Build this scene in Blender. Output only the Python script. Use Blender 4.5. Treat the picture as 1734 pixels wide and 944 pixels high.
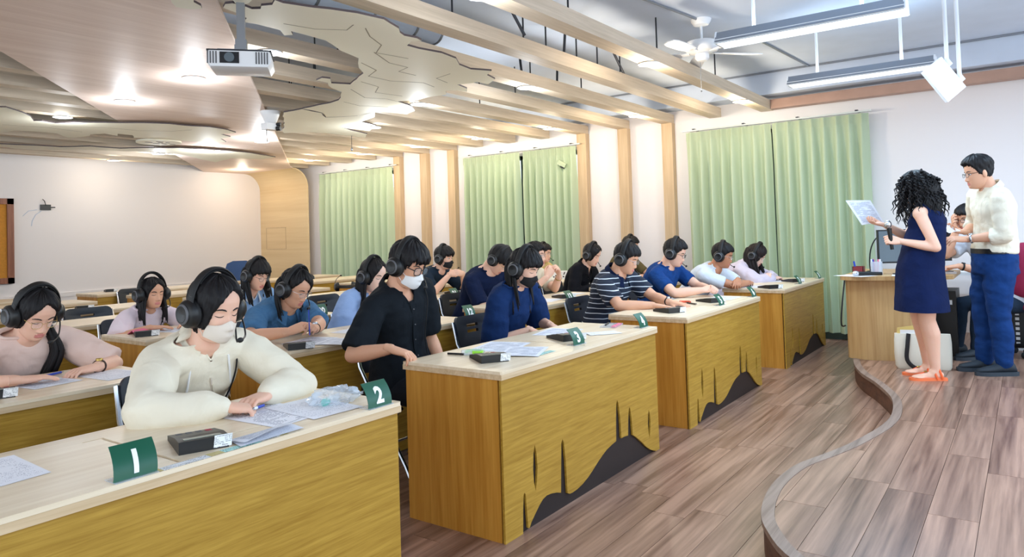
import bpy, bmesh, math, random
import numpy as np
from mathutils import Vector, Matrix, noise
random.seed(7)
for o in list(bpy.data.objects): bpy.data.objects.remove(o)
SC = bpy.context.scene
COL = SC.collection
PI = math.pi
# ------------------------------------------------------------------ camera
cam_d = bpy.data.cameras.new('camera'); cam = bpy.data.objects.new('camera', cam_d); COL.objects.link(cam)
cam_d.sensor_fit = 'HORIZONTAL'; cam_d.sensor_width = 36.0
cam_d.lens = 36.0 * 1209.1 / 1734
cam_d.shift_y = -(472 - 362.26) / 1734
cam_d.clip_start = 0.05; cam_d.clip_end = 200
_yaw, _pit, _rol = 0.62582, 0.02876, -0.03146
_F = Vector((math.cos(_yaw)*math.cos(_pit), math.sin(_yaw)*math.cos(_pit), math.sin(_pit)))
_R = _F.cross(Vector((0, 0, 1))).normalized(); _U = _R.cross(_F)
_c, _s = math.cos(_rol), math.sin(_rol)
_R2 = _c*_R + _s*_U; _U2 = -_s*_R + _c*_U
m = Matrix((_R2, _U2, -_F)).transposed().to_4x4(); m.translation = (0, -1.8888, 1.3496)
cam.matrix_world = m
SC.camera = cam
# ------------------------------------------------------------------ world, view, big lights
W = bpy.data.worlds.new('world'); SC.world = W; W.use_nodes = True
_bg = W.node_tree.nodes['Background']
_bg.inputs[0].default_value = (0.80, 0.90, 1.0, 1); _bg.inputs[1].default_value = 2.0
SC.view_settings.view_transform = 'Standard'; SC.view_settings.look = 'None'
SC.view_settings.gamma = 1.0; SC.view_settings.use_curve_mapping = False
SC.view_settings.exposure = 0.32
def area_light(name, loc, sx, sy, power, col, rot=(0, 0, 0), spread=None):
    d = bpy.data.lights.new(name, 'AREA'); d.shape = 'RECTANGLE'; d.size = sx; d.size_y = sy
    d.energy = power; d.color = col
    if spread: d.spread = spread
    o = bpy.data.objects.new(name, d); COL.objects.link(o); o.location = loc; o.rotation_euler = rot
    return o
# two tube fittings over the stage, then four added unseen lights as soft fill
TUBE_COL = (0.54, 0.77, 1.0)
for i, (x, y, p) in enumerate([(4.83, -0.78, 19), (6.70, -0.76, 17), (2.9, -3.0, 16), (4.83, -3.0, 19), (6.7, -3.0, 17), (0.0, -3.2, 17)]):
    area_light('tube_light', (x, y, 2.545), 0.10, 1.1, p*1.35, TUBE_COL)
    area_light('ceiling_fill_light', (x, y, 2.70), 0.10, 1.1, p*.25, TUBE_COL, (PI, 0, 0))  # added light aimed up to brighten the ceiling, not part of the fittings
# ------------------------------------------------------------------ helpers
def s2l(c):
    return tuple(((v/255.0)/12.92 if v/255.0 <= 0.04045 else ((v/255.0+0.055)/1.055)**2.4) for v in c[:3])
MATS = {}
def _new(name):
    m = bpy.data.materials.new(name); m.use_nodes = True
    nt = m.node_tree; b = nt.nodes['Principled BSDF']
    MATS[name] = m
    return m, nt, b
def _n(nt, t, **k):
    n = nt.nodes.new(t)
    for a, v in k.items():
        if a.startswith('i_'): n.inputs[a[2:]].default_value = v
        else: setattr(n, a, v)
    return n
def _mix(nt, fac, a, b, mode='MIX'):
    n = nt.nodes.new('ShaderNodeMix'); n.data_type = 'RGBA'; n.blend_type = mode
    for i, v in ((0, fac), (6, a), (7, b)):
        if hasattr(v, 'is_linked') or isinstance(v, bpy.types.NodeSocket): nt.links.new(v, n.inputs[i])
        elif i == 0: n.inputs[0].default_value = v
        else: n.inputs[i].default_value = (*v[:3], 1)
    return n.outputs[2]
def _coord(nt, scale=(1, 1, 1), rot=(0, 0, 0), kind='Object'):
    tc = nt.nodes.new('ShaderNodeTexCoord'); mp = nt.nodes.new('ShaderNodeMapping')
    mp.inputs['Scale'].default_value = scale; mp.inputs['Rotation'].default_value = rot
    nt.links.new(tc.outputs[kind], mp.inputs['Vector'])
    return mp.outputs[0]
def _noise(nt, vec, scale=5, detail=4, rough=.5, dist=0):
    n = nt.nodes.new('ShaderNodeTexNoise'); n.inputs['Scale'].default_value = scale; n.inputs['Detail'].default_value = detail
    n.inputs['Roughness'].default_value = rough; n.inputs['Distortion'].default_value = dist
    if vec is not None: nt.links.new(vec, n.inputs['Vector'])
    return n.outputs['Fac']
def _ramp(nt, fac, stops):
    r = nt.nodes.new('ShaderNodeValToRGB'); e = r.color_ramp.elements
    while len(e) < len(stops): e.new(0.5)
    for i, (p, c) in enumerate(stops): e[i].position = p; e[i].color = (*c[:3], 1)
    nt.links.new(fac, r.inputs[0]); return r.outputs[0]
def _bump(nt, b, h, strength=.2, dist=.01):
    n = nt.nodes.new('ShaderNodeBump'); n.inputs['Strength'].default_value = strength; n.inputs['Distance'].default_value = dist
    nt.links.new(h, n.inputs['Height']); nt.links.new(n.outputs[0], b.inputs['Normal'])
def plain(name, rgb, rough=.5, metal=0, spec=.5, bump=0, bscale=60, emit=None, trans=0, alpha=1, var=0):
    m, nt, b = _new(name); c = s2l(rgb)
    b.inputs['Base Color'].default_value = (*c, 1); b.inputs['Roughness'].default_value = rough
    b.inputs['Metallic'].default_value = metal; b.inputs['Specular IOR Level'].default_value = spec
    if bump or var:
        f = _noise(nt, _coord(nt), bscale, 3)
        if bump: _bump(nt, b, f, bump, .004)
        if var: nt.links.new(_mix(nt, _ramp(nt, _noise(nt, _coord(nt), bscale*.2, 4), [(.3, (0, 0, 0)), (.7, (1, 1, 1))]), tuple(v*(1-var) for v in c), tuple(min(1, v*(1+var)) for v in c)), b.inputs['Base Color'])
    if emit: b.inputs['Emission Color'].default_value = (*emit[0], 1); b.inputs['Emission Strength'].default_value = emit[1]
    if trans: b.inputs['Transmission Weight'].default_value = trans
    if alpha < 1: b.inputs['Alpha'].default_value = alpha
    return m
def wood(name, light, dark, axis='X', rough=.42, scale=1.0, strength=.6, spec=.4, objvar=0):
    m, nt, b = _new(name); L, D = s2l(light), s2l(dark)
    sc = {'X': (1.2, 26, 26), 'Y': (26, 1.2, 26), 'Z': (26, 26, 1.2)}[axis]
    v = _coord(nt, tuple(k*scale for k in sc))
    if objvar:
        oi = nt.nodes.new('ShaderNodeObjectInfo'); ad = nt.nodes.new('ShaderNodeVectorMath'); ad.operation = 'MULTIPLY_ADD'
        cx = nt.nodes.new('ShaderNodeCombineXYZ')
        for i in range(3): nt.links.new(oi.outputs['Random'], cx.inputs[i])
        ad.inputs[1].default_value = (37, 91, 53); nt.links.new(cx.outputs[0], ad.inputs[0]); nt.links.new(v, ad.inputs[2]); v = ad.outputs[0]
    f1 = _noise(nt, v, 1.0, 6, .6, .3)
    f2 = _noise(nt, v, 4.0, 3, .5)
    mm = nt.nodes.new('ShaderNodeMath'); mm.operation = 'MULTIPLY_ADD'; mm.inputs[1].default_value = .35
    nt.links.new(f2, mm.inputs[0]); nt.links.new(f1, mm.inputs[2])
    col = _ramp(nt, mm.outputs[0], [(.45, D), (.45+.45*strength+.05, L)])
    if objvar:
        r = _ramp(nt, oi.outputs['Random'], [(0, (1-objvar,)*3), (1, (1, 1, 1))])
        col = _mix(nt, 1.0, col, r, 'MULTIPLY')
    nt.links.new(col, b.inputs['Base Color']); b.inputs['Roughness'].default_value = rough; b.inputs['Specular IOR Level'].default_value = spec
    _bump(nt, b, mm.outputs[0], .06, .003)
    return m
def fabric(name, rgb, rgb2=None, rough=.85, wr=.35, scale=9, weave=True):
    m, nt, b = _new(name); c = s2l(rgb); c2 = s2l(rgb2) if rgb2 else tuple(v*.86 for v in c)
    v = _coord(nt)
    f = _noise(nt, v, scale, 3, .5, .6)
    nt.links.new(_mix(nt, f, c2, c), b.inputs['Base Color'])
    b.inputs['Roughness'].default_value = rough; b.inputs['Specular IOR Level'].default_value = .15
    f2 = _noise(nt, v, 600 if weave else scale*2, 2)
    mm = nt.nodes.new('ShaderNodeMath'); mm.operation = 'MULTIPLY_ADD'; mm.inputs[1].default_value = .06
    nt.links.new(f2, mm.inputs[0]); nt.links.new(f, mm.inputs[2])
    _bump(nt, b, mm.outputs[0], wr, .03)
    return m
def printed(name, base, ink, rows=60, cols=90, rough=.7, density=.5, margin=True):
    """paper with lines of print: rows of broken dashes in generated coordinates"""
    m, nt, b = _new(name)
    g = nt.nodes.new('ShaderNodeTexCoord').outputs['UV']
    sp = nt.nodes.new('ShaderNodeSeparateXYZ'); nt.links.new(g, sp.inputs[0])
    def math_(op, a, bb=None):
        n = nt.nodes.new('ShaderNodeMath'); n.operation = op
        for i, x in enumerate((a, bb)):
            if x is None: continue
            if isinstance(x, (int, float)): n.inputs[i].default_value = x
            else: nt.links.new(x, n.inputs[i])
        return n.outputs[0]
    ry = math_('MULTIPLY', sp.outputs[1], rows); fy = math_('FRACT', ry); iy = math_('FLOOR', ry)
    line = math_('LESS_THAN', fy, .42)
    cx = nt.nodes.new('ShaderNodeCombineXYZ'); nt.links.new(math_('MULTIPLY', sp.outputs[0], cols), cx.inputs[0]); nt.links.new(math_('MULTIPLY', iy, 3.7), cx.inputs[1])
    w = math_('GREATER_THAN', _noise(nt, cx.outputs[0], 1.0, 1), 1-density-.02)
    cy = nt.nodes.new('ShaderNodeCombineXYZ'); nt.links.new(math_('MULTIPLY', iy, .31), cy.inputs[1]); nt.links.new(math_('MULTIPLY', sp.outputs[0], 2.5), cy.inputs[0])
    blk = math_('GREATER_THAN', _noise(nt, cy.outputs[0], 1.0, 1), .43)
    k = math_('MULTIPLY', math_('MULTIPLY', line, w), blk)
    if margin:
        for o_, lo, hi in ((0, .09, .91), (1, .07, .93)):
            k = math_('MULTIPLY', k, math_('MULTIPLY', math_('GREATER_THAN', sp.outputs[o_], lo), math_('LESS_THAN', sp.outputs[o_], hi)))
    nt.links.new(_mix(nt, k, s2l(base), s2l(ink)), b.inputs['Base Color']); b.inputs['Roughness'].default_value = rough
    return m
def glassy(name, rgb=(235, 245, 250), alpha=.2, rough=.05):
    m, nt, b = _new(name)
    b.inputs['Base Color'].default_value = (*s2l(rgb), 1); b.inputs['Roughness'].default_value = rough; b.inputs['Alpha'].default_value = alpha
    return m
# ---- materials
plain('white_wall', (232, 227, 227), .75, bump=.05, bscale=40)
plain('ceiling_paint', (200, 210, 226), .8, var=.04, bscale=14)
wood('desk_top', (243, 226, 199), (224, 202, 170), 'X', .33, .8, .9)
wood('desk_edge', (226, 200, 164), (196, 166, 126), 'X', .45, 1.0, .9)
wood('desk_front', (188, 148, 60), (154, 114, 34), 'X', .42, 2.6, .9)
wood('desk_side', (204, 148, 62), (176, 116, 36), 'Z', .42, .9, .8)
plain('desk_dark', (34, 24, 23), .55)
wood('floor_plank', (186, 146, 124), (102, 70, 56), 'X', .30, .55, .8, .45, objvar=.24)
wood('stage_edge', (150, 128, 116), (112, 92, 82), 'X', .4, 1.0)
wood('stage_riser', (104, 70, 56), (74, 48, 38), 'X', .5, 1.0)
plain('subfloor', (70, 52, 44), .8)
wood('beam_wood', (220, 202, 180), (192, 174, 150), 'X', .6, .7, .9)
wood('column_wood', (206, 182, 148), (182, 154, 120), 'Z', .5, .7, .9)
wood('strip_wood', (244, 222, 208), (226, 200, 184), 'X', .5, .35, .9)
wood('panel_wood', (232, 208, 164), (218, 190, 144), 'Y', .5, .22, .9)
plain('trim_wood', (176, 140, 122), .55, var=.06, bscale=30)
plain('map_cream', (240, 234, 212), .6, bump=.03, bscale=20)
plain('map_edge', (78, 66, 68), .6)
plain('map_line', (150, 140, 118), .7)
plain('white_plastic', (235, 236, 238), .4)
plain('white_metal', (228, 232, 236), .35)
plain('grey_metal', (150, 154, 160), .35, .8)
plain('dark_metal', (52, 54, 60), .4, .6)
plain('black_plastic', (15, 16, 18), .4)
plain('black_soft', (13, 13, 15), .6)
plain('black_rubber', (18, 18, 20), .8)
plain('chair_plastic', (28, 36, 48), .42)
plain('chair_blue', (32, 66, 112), .4)
plain('chrome', (190, 192, 196), .22, 1.0)
plain('sign_green', (6, 84, 60), .4)
plain('sign_white', (244, 246, 246), .4)
plain('screen_dark', (30, 36, 42), .15)
plain('screen_grey', (92, 104, 112), .25)
plain('key_grey', (92, 92, 96), .5)
plain('lcd', (124, 128, 116), .25)
plain('key_red', (170, 30, 60), .5)
printed('paper_print', (238, 238, 244), (146, 148, 164), 46, 70, density=.42)
printed('paper_print_dense', (230, 234, 244), (130, 138, 160), 60, 80, density=.6)
printed('paper_table', (240, 240, 246), (150, 152, 168), 26, 40, density=.55)
plain('paper_white', (240, 240, 244), .7)
printed('label_print', (236, 238, 240), (80, 84, 92), 8, 40, margin=False)
printed('label_teal', (176, 222, 214), (60, 90, 92), 5, 30, margin=False)
printed('label_olive', (206, 190, 132), (190, 172, 112), 5, 30, margin=False)
plain('pen_blue', (30, 66, 176), .3)
plain('pen_red', (220, 90, 60), .4)
plain('pink_cloth', (236, 120, 150), .7)
plain('lime', (150, 220, 50), .5)
plain('teal_cap', (60, 196, 176), .4)
glassy('clear_plastic', (225, 235, 245), .35, .12)
glassy('lens_glass', (225, 235, 240), .14, .03)
glassy('window_glass', (200, 225, 225), .25, .04)
plain('window_frame', (70, 84, 82), .5)
plain('curtain_rail', (206, 210, 206), .4)
plain('canvas', (226, 220, 204), .9, bump=.2, bscale=300)
plain('strap_black', (26, 22, 24), .8)
plain('envelope', (226, 200, 120), .7)
plain('burgundy', (150, 30, 70), .8, bump=.15, bscale=300)
plain('red_cup', (120, 22, 28), .4)
plain('cork', (198, 134, 50), .9, bump=.4, bscale=200, var=.1)
wood('cork_frame', (150, 96, 72), (118, 70, 52), 'Z', .45)
wood('teacher_desk', (200, 162, 110), (178, 138, 86), 'Z', .45, .8)
plain('orange', (240, 104, 50), .45)
plain('sole_orange', (238, 120, 70), .6)
plain('shoe_black', (30, 40, 50), .7, bump=.2, bscale=250)
plain('sole_dark', (44, 54, 64), .7)
plain('gold', (190, 160, 90), .3, .9)
plain('steel', (200, 204, 208), .25, .9)
plain('strap_brown', (56, 32, 28), .6)
def emissive(name, col, strength):
    m, nt, b = _new(name); b.inputs['Base Color'].default_value = (.8, .8, .8, 1)
    b.inputs['Emission Color'].default_value = (*col, 1); b.inputs['Emission Strength'].default_value = strength
emissive('lamp_cool', (.78, .88, 1), 9); emissive('lamp_warm', (1, .88, .66), 9); emissive('tube_glow', (.86, .94, 1), 4); emissive('panel_glow', (.9, .96, 1), 6)
def curtain_mat(name, rgb, rgb2):
    m, nt, b = _new(name); out = nt.nodes['Material Output']
    v = _coord(nt, (1, 1, .2)); f = _noise(nt, v, 3, 2)
    col = _mix(nt, f, s2l(rgb), s2l(rgb2))
    nt.links.new(col, b.inputs['Base Color']); b.inputs['Roughness'].default_value = .85; b.inputs['Specular IOR Level'].default_value = .1
    tr = nt.nodes.new('ShaderNodeBsdfTranslucent'); nt.links.new(col, tr.inputs[0])
    mx = nt.nodes.new('ShaderNodeMixShader'); mx.inputs[0].default_value = .14
    nt.links.new(b.outputs[0], mx.inputs[1]); nt.links.new(tr.outputs[0], mx.inputs[2]); nt.links.new(mx.outputs[0], out.inputs[0])
curtain_mat('curtain_green', (194, 206, 180), (178, 194, 160))

class MB:
    """collects shapes into one mesh"""
    def __init__(s): s.v = []; s.f = []; s.m = []; s.uv = None
    def add(s, vs, fs, mi=0):
        k = len(s.v); s.v += [tuple(x) for x in vs]; s.f += [tuple(i+k for i in f) for f in fs]; s.m += [mi]*len(fs); return s
    def box(s, lo, hi, mi=0):
        x0, y0, z0 = lo; x1, y1, z1 = hi
        return s.add([(x0, y0, z0), (x1, y0, z0), (x1, y1, z0), (x0, y1, z0), (x0, y0, z1), (x1, y0, z1), (x1, y1, z1), (x0, y1, z1)],
                     [(0, 3, 2, 1), (4, 5, 6, 7), (0, 1, 5, 4), (1, 2, 6, 5), (2, 3, 7, 6), (3, 0, 4, 7)], mi)
    def obox(s, M, lo, hi, mi=0):
        k = len(s.v); s.box(lo, hi, mi); s.v[k:] = [tuple(M @ Vector(p)) for p in s.v[k:]]; return s
    def loft(s, rings, mi=0, cap=True, closed=True):
        n = len(rings[0]); vs = [p for r in rings for p in r]; fs = []
        for i in range(len(rings)-1):
            for j in range(n if closed else n-1):
                a = i*n+j; b = i*n+(j+1) % n; fs.append((a, b, b+n, a+n))
        if cap: fs.append(tuple(range(n-1, -1, -1))); fs.append(tuple((len(rings)-1)*n+j for j in range(n)))
        return s.add(vs, fs, mi)
    def tube(s, pts, r, n=8, mi=0, cap=True, flat=1.0, up=None, closed=False):
        pts = [Vector(p) for p in pts]; N = len(pts); rings = []
        rr = r if isinstance(r, (list, tuple)) else [r]*N
        t0 = (pts[1]-pts[0]).normalized()
        u = Vector(up) if up is not None else (Vector((0, 0, 1)) if abs(t0.z) < .9 else Vector((1, 0, 0)))
        u = (u - t0*u.dot(t0)).normalized()
        for i in range(N):
            if closed: t = pts[(i+1) % N]-pts[i-1]
            else: t = pts[min(i+1, N-1)]-pts[max(i-1, 0)]
            t = t.normalized() if t.length > 1e-9 else t0
            u = (u - t*u.dot(t)); u = u.normalized() if u.length > 1e-6 else t.orthogonal().normalized()
            w = t.cross(u)
            rings.append([pts[i] + (u*math.cos(2*PI*k/n)*flat + w*math.sin(2*PI*k/n))*rr[i] for k in range(n)])
        if closed: rings.append(rings[0]); cap = False
        return s.loft(rings, mi, cap)
    def cap_tube(s, pts, rr, n=10, mi=0):
        """tube with rounded ends"""
        pts = [Vector(p) for p in pts]; a, b = (pts[0]-pts[1]).normalized(), (pts[-1]-pts[-2]).normalized()
        P = [pts[0]+a*rr[0]*.92, pts[0]+a*rr[0]*.6] + pts + [pts[-1]+b*rr[-1]*.6, pts[-1]+b*rr[-1]*.92]
        return s.tube(P, [rr[0]*.35, rr[0]*.8]+list(rr)+[rr[-1]*.8, rr[-1]*.35], n, mi)
    def lathe(s, prof, n=24, M=None, mi=0, cap=True):
        M = M or Matrix(); rings = [[M @ Vector((r*math.cos(2*PI*k/n), r*math.sin(2*PI*k/n), z)) for k in range(n)] for r, z in prof]
        return s.loft(rings, mi, cap)
    def ball(s, c, r, n=12, k=8, mi=0, M=None):
        r = (r, r, r) if isinstance(r, (int, float)) else r; c = Vector(c); M = M or Matrix(); rings = []
        for i in range(k+1):
            t = -PI/2 + PI*(i+.02*(i == 0)-.02*(i == k))/k
            rings.append([c + M @ Vector((r[0]*math.cos(t)*math.cos(2*PI*j/n), r[1]*math.cos(t)*math.sin(2*PI*j/n), r[2]*math.sin(t))) for j in range(n)])
        return s.loft(rings, mi)
    def prism(s, poly, z0, z1, M=None, mi=0, holes=(), mside=None):
        """flat polygon (with holes) extruded from z0 to z1"""
        bm = bmesh.new(); edges = []
        for loop in [poly]+list(holes):
            vs = [bm.verts.new((p[0], p[1], z0)) for p in loop]
            edges += [bm.edges.new((vs[i], vs[(i+1) % len(vs)])) for i in range(len(vs))]
        if holes: bmesh.ops.triangle_fill(bm, edges=edges, use_beauty=True, use_dissolve=False)
        else:
            ff = bm.faces.new(bm.verts); ff.normal_update(); bmesh.ops.triangulate(bm, faces=bm.faces[:], ngon_method='EAR_CLIP')
        r = bmesh.ops.extrude_face_region(bm, geom=bm.faces[:])
        for g in r['geom']:
            if isinstance(g, bmesh.types.BMVert): g.co.z = z1
        bmesh.ops.recalc_face_normals(bm, faces=bm.faces[:]); bm.verts.index_update()
        M = M or Matrix(); k = len(s.v)
        s.v += [tuple(M @ v.co) for v in bm.verts]
        for f in bm.faces:
            s.f.append(tuple(v.index+k for v in f.verts)); s.m.append(mi if mside is None or abs(f.normal.z) > .5 else mside)
        bm.free(); return s
    def mesh(s, name, mats, smooth=True, angle=40, fix=True):
        me = bpy.data.meshes.new(name); me.from_pydata(s.v, [], s.f)
        for mt in (mats if isinstance(mats, (list, tuple)) else [mats]): me.materials.append(MATS[mt])
        me.polygons.foreach_set('material_index', s.m)
        if fix:
            bm = bmesh.new(); bm.from_mesh(me); bmesh.ops.recalc_face_normals(bm, faces=bm.faces[:]); bm.to_mesh(me); bm.free()
        if smooth:
            me.polygons.foreach_set('use_smooth', [True]*len(me.polygons))
            me.set_sharp_from_angle(angle=math.radians(angle))
        me.update(); return me
    def build(s, name, mats, parent=None, loc=(0, 0, 0), **k):
        return link(name, s.mesh(name, mats, **k), parent, loc)
def link(name, me, parent=None, loc=(0, 0, 0), rot=(0, 0, 0)):
    o = bpy.data.objects.new(name, me); COL.objects.link(o); o.location = loc; o.rotation_euler = rot
    if parent: o.parent = parent
    return o
def tag(o, label, cat, group=None):
    o['label'] = label; o['category'] = cat
    if group: o['group'] = group
    return o
def thing(name, label, cat, loc=(0, 0, 0), rotz=0, group=None):
    o = bpy.data.objects.new(name, None); COL.objects.link(o); o.location = loc; o.rotation_euler = (0, 0, rotz); o.empty_display_size = .1
    return tag(o, label, cat, group)
def struct(o, label=None):
    o['kind'] = 'structure'
    if label: o['label'] = label
    return o
def dup(root, loc, rotz, label, group=None):
    r = root.copy(); COL.objects.link(r); r.location = loc; r.rotation_euler = (0, 0, rotz); r['label'] = label
    if group: r['group'] = group
    for ch in list(root.children):
        c = ch.copy(); COL.objects.link(c); c.parent = r
        for g in list(ch.children):
            d = g.copy(); COL.objects.link(d); d.parent = c
    return r
def V(*a): return Vector(a)
def bez(a, b, c, n=10):
    a, b, c = Vector(a), Vector(b), Vector(c)
    return [a*(1-t)**2 + b*2*t*(1-t) + c*t*t for t in [i/n for i in range(n+1)]]
def spline(pts, n=6):
    P = [Vector(p) for p in pts]; out = []
    for i in range(len(P)-1):
        p0, p1, p2, p3 = P[max(i-1, 0)], P[i], P[i+1], P[min(i+2, len(P)-1)]
        for k in range(n):
            t = k/n; out.append(.5*((2*p1)+(p2-p0)*t+(2*p0-5*p1+4*p2-p3)*t*t+(3*p1-p0-3*p2+p3)*t**3))
    return out+[P[-1]]
# ================================================================== THE ROOM
XW, YB, ZC = 9.05, 10.95, 3.2
STAGE_Z = 0.145
fl = struct(MB().box((-3.2, -5, -.08), (XW+.2, YB+.2, -.007)).build('floor', ['subfloor'], smooth=False), 'brown wood-look plank floor')
curve = [(9.05, -.40), (7.6, -.47), (7.18, -.54), (6.69, -.63), (6.29, -.76), (6.0, -.9), (5.58, -1.06), (5.3, -1.12), (5.0, -1.15), (4.74, -1.14), (4.49, -1.1), (4.21, -1.04), (3.98, -.97), (3.76, -.9), (3.5, -.875), (3.26, -.89), (3.03, -.94), (2.88, -1.01), (2.72, -1.12), (2.58, -1.3), (2.45, -1.6), (2.35, -2.1), (2.25, -3.0), (2.2, -4.9)]
curve = [(p.x, p.y) for p in spline([(x, y, 0) for x, y in curve], 3)]
stage_poly = curve + [(9.05, -4.9)]
st = struct(MB().prism(stage_poly, -.005, STAGE_Z-.006).build('floor_stage', ['stage_riser'], angle=50), 'raised wooden platform with a curving front edge')
st.name = 'floor_2'
# nosing strip along the stage's curved edge
def offs(pl, d):
    out = []
    for i, p in enumerate(pl):
        a, b = pl[max(i-1, 0)], pl[min(i+1, len(pl)-1)]
        t = Vector((b[0]-a[0], b[1]-a[1])).normalized(); out.append((p[0]+t.y*d, p[1]-t.x*d))
    return out
o1, o2 = offs(curve, .008), offs(curve, -.045)
z0, z1 = STAGE_Z-.022, STAGE_Z+.003
mb = MB(); mb.loft([[(a[0], a[1], z0), (a[0], a[1], z1), (b[0], b[1], z1), (b[0], b[1], z0)] for a, b in zip(o1, o2)])
ns = mb.build('nosing', ['stage_edge'], angle=30); ns.parent = st; ns['label'] = 'grey beige nosing strip along the curved edge'
# planks: each one an object, clipped to the platform's outline where needed
def clip(poly, lo, hi):
    for ax, lim, sgn in ((0, lo[0], 1), (0, hi[0], -1), (1, lo[1], 1), (1, hi[1], -1)):
        out = []
        for i in range(len(poly)):
            p, q = poly[i-1], poly[i]; dp, dq = (p[ax]-lim)*sgn, (q[ax]-lim)*sgn
            if dp*dq < 0:
                t = dp/(dp-dq); out.append((p[0]+(q[0]-p[0])*t, p[1]+(q[1]-p[1])*t))
            if dq >= 0: out.append(q)
        poly = out
        if len(poly) < 3: return []
    return poly
def area(p): return abs(sum(p[i-1][0]*p[i][1]-p[i][0]*p[i-1][1] for i in range(len(p))))/2
cache = {}
def planks(parent, x0, x1, y0, y1, z, w, poly=None, seed=1):
    rnd = random.Random(seed); y = y0; g = .0022
    while y < y1-.02:
        x = x0 - rnd.random()*1.1
        while x < x1:
            L = rnd.choice((.92, 1.22, 1.22)); a, b = (max(x, x0), y), (min(x+L, x1), min(y+w, y1)); x += L
            if b[0]-a[0] < .05: continue
            if poly is None:
                k = (round(b[0]-a[0], 3), round(b[1]-a[1], 3))
                if k not in cache: cache[k] = MB().box((g/2, g/2, -.006), (k[0]-g/2, k[1]-g/2, 0)).mesh('plank', ['floor_plank'], smooth=False)
                o = link('plank', cache[k], parent, (a[0], a[1], z))
            else:
                pl = clip(poly, (a[0]+g/2, a[1]+g/2), (b[0]-g/2, b[1]-g/2))
                if len(pl) < 3 or area(pl) < .002: continue
                o = MB().prism([(p[0]-a[0], p[1]-a[1]) for p in pl], -.006, 0).build('plank', ['floor_plank'], parent, (a[0], a[1], z), smooth=False)
        y += w
planks(fl, 1.2, 9.05, -1.65, 1.3, 0, .16, None, 3)
planks(st, 2.2, 9.05, -4.02, -.38, STAGE_Z, .18, offs(curve, -.046)+[(9.05, -4.9)], 5)
# right-hand wall (the curtain wall) with three window openings
wins = [(-.42, 1.62, .12, 2.56), (3.36, 5.46, .12, 2.56), (7.06, 9.02, .12, 2.56)]
mb = MB(); ys = [-5]
for a, b, c, d in wins: ys += [a, b]
ys += [YB+.2]
for i in range(0, len(ys), 2): mb.box((XW, ys[i], -.05), (XW+.2, ys[i+1], ZC))
for a, b, c, d in wins: mb.box((XW, a, -.05), (XW+.2, b, c)).box((XW, a, d), (XW+.2, b, ZC))
wr = struct(mb.build('wall_right', ['white_wall'], smooth=False), 'white side wall with curtained windows and timber columns')
wb = struct(MB().box((-3.2, YB, -.05), (XW+.2, YB+.2, ZC)).build('wall_back', ['white_wall'], smooth=False), 'plain white back wall')
ce = struct(MB().box((-3.2, -5, ZC), (XW+.2, YB+.2, ZC+.12)).build('ceiling', ['ceiling_paint'], smooth=False), 'pale grey painted concrete ceiling')
struct(MB().box((8.72, -5, 2.93), (XW, YB, ZC)).build('trim_1', ['ceiling_paint'], smooth=False), 'grey concrete edge beam along the curtain wall')
struct(MB().box((8.85, -5, 2.775), (8.99, .59, 2.885)).build('trim_2', ['trim_wood'], smooth=False), 'brown timber fascia above the stage wall')
struct(MB().box((-3.2, YB-.035, .56), (8.9, YB, .63)).box((-3.2, YB-.02, 0), (8.9, YB, .56)).build('trim_3', ['white_wall'], smooth=False), 'white dado ledge along the back wall')
bs = struct(MB().box((XW-.025, -.4, 0), (XW, 9.4, .1)).build('baseboard_right', ['window_frame'], smooth=False), 'dark green baseboard under the curtains')
# windows
for i, (a, b, c, d) in enumerate(wins):
    w = MB()
    for lo, hi in (((a, c), (a+.06, d)), ((b-.06, c), (b, d)), ((a, c), (b, c+.06)), ((a, d-.06), (b, d)), (((a+b)/2-.07, c), ((a+b)/2+.07, d)), ((a, 1.25), (b, 1.3))):
        w.box((XW+.04, lo[0], lo[1]), (XW+.11, hi[0], hi[1]))
    fr = struct(w.build('window_%d' % (i+1), ['window_frame'], smooth=False), 'dark framed window behind the %s green curtain' % ('nearest', 'middle', 'far')[i])
    for y0, y1 in ((a+.06, (a+b)/2-.07), ((a+b)/2+.07, b-.06)):
        for q0, q1 in ((c+.06, 1.25), (1.3, d-.06)):
            MB().box((XW+.07, y0, q0), (XW+.078, y1, q1)).build('pane', ['window_glass'], fr, smooth=False)
# timber beams under the ceiling, columns on the wall
BY = [.595, 1.25, 1.91, 2.57, 3.23, 3.87, 4.5, 5.14, 5.72, 6.34, 6.97, 7.6, 8.24, 8.87, 9.5, 10.12]
BZ, BH, BW = 2.77, .115, .15
colset = (2, 3, 4, 8, 9, 10)
for i, y in enumerate(BY):
    xe = 8.99 if i else 8.99
    x0 = -2.6 if i > 0 else -1.2
    o = MB().box((x0, 0, 0), (xe+(.045 if i in colset else 0), BW, BH)).build('beam', ['beam_wood'], ce, (0, y, BZ), smooth=False)
    if i in colset:
        MB().box((XW-.1, 0, 0), (XW, BW, BZ)).build('column', ['column_wood'], wr, (0, y, 0), smooth=False)
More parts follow.
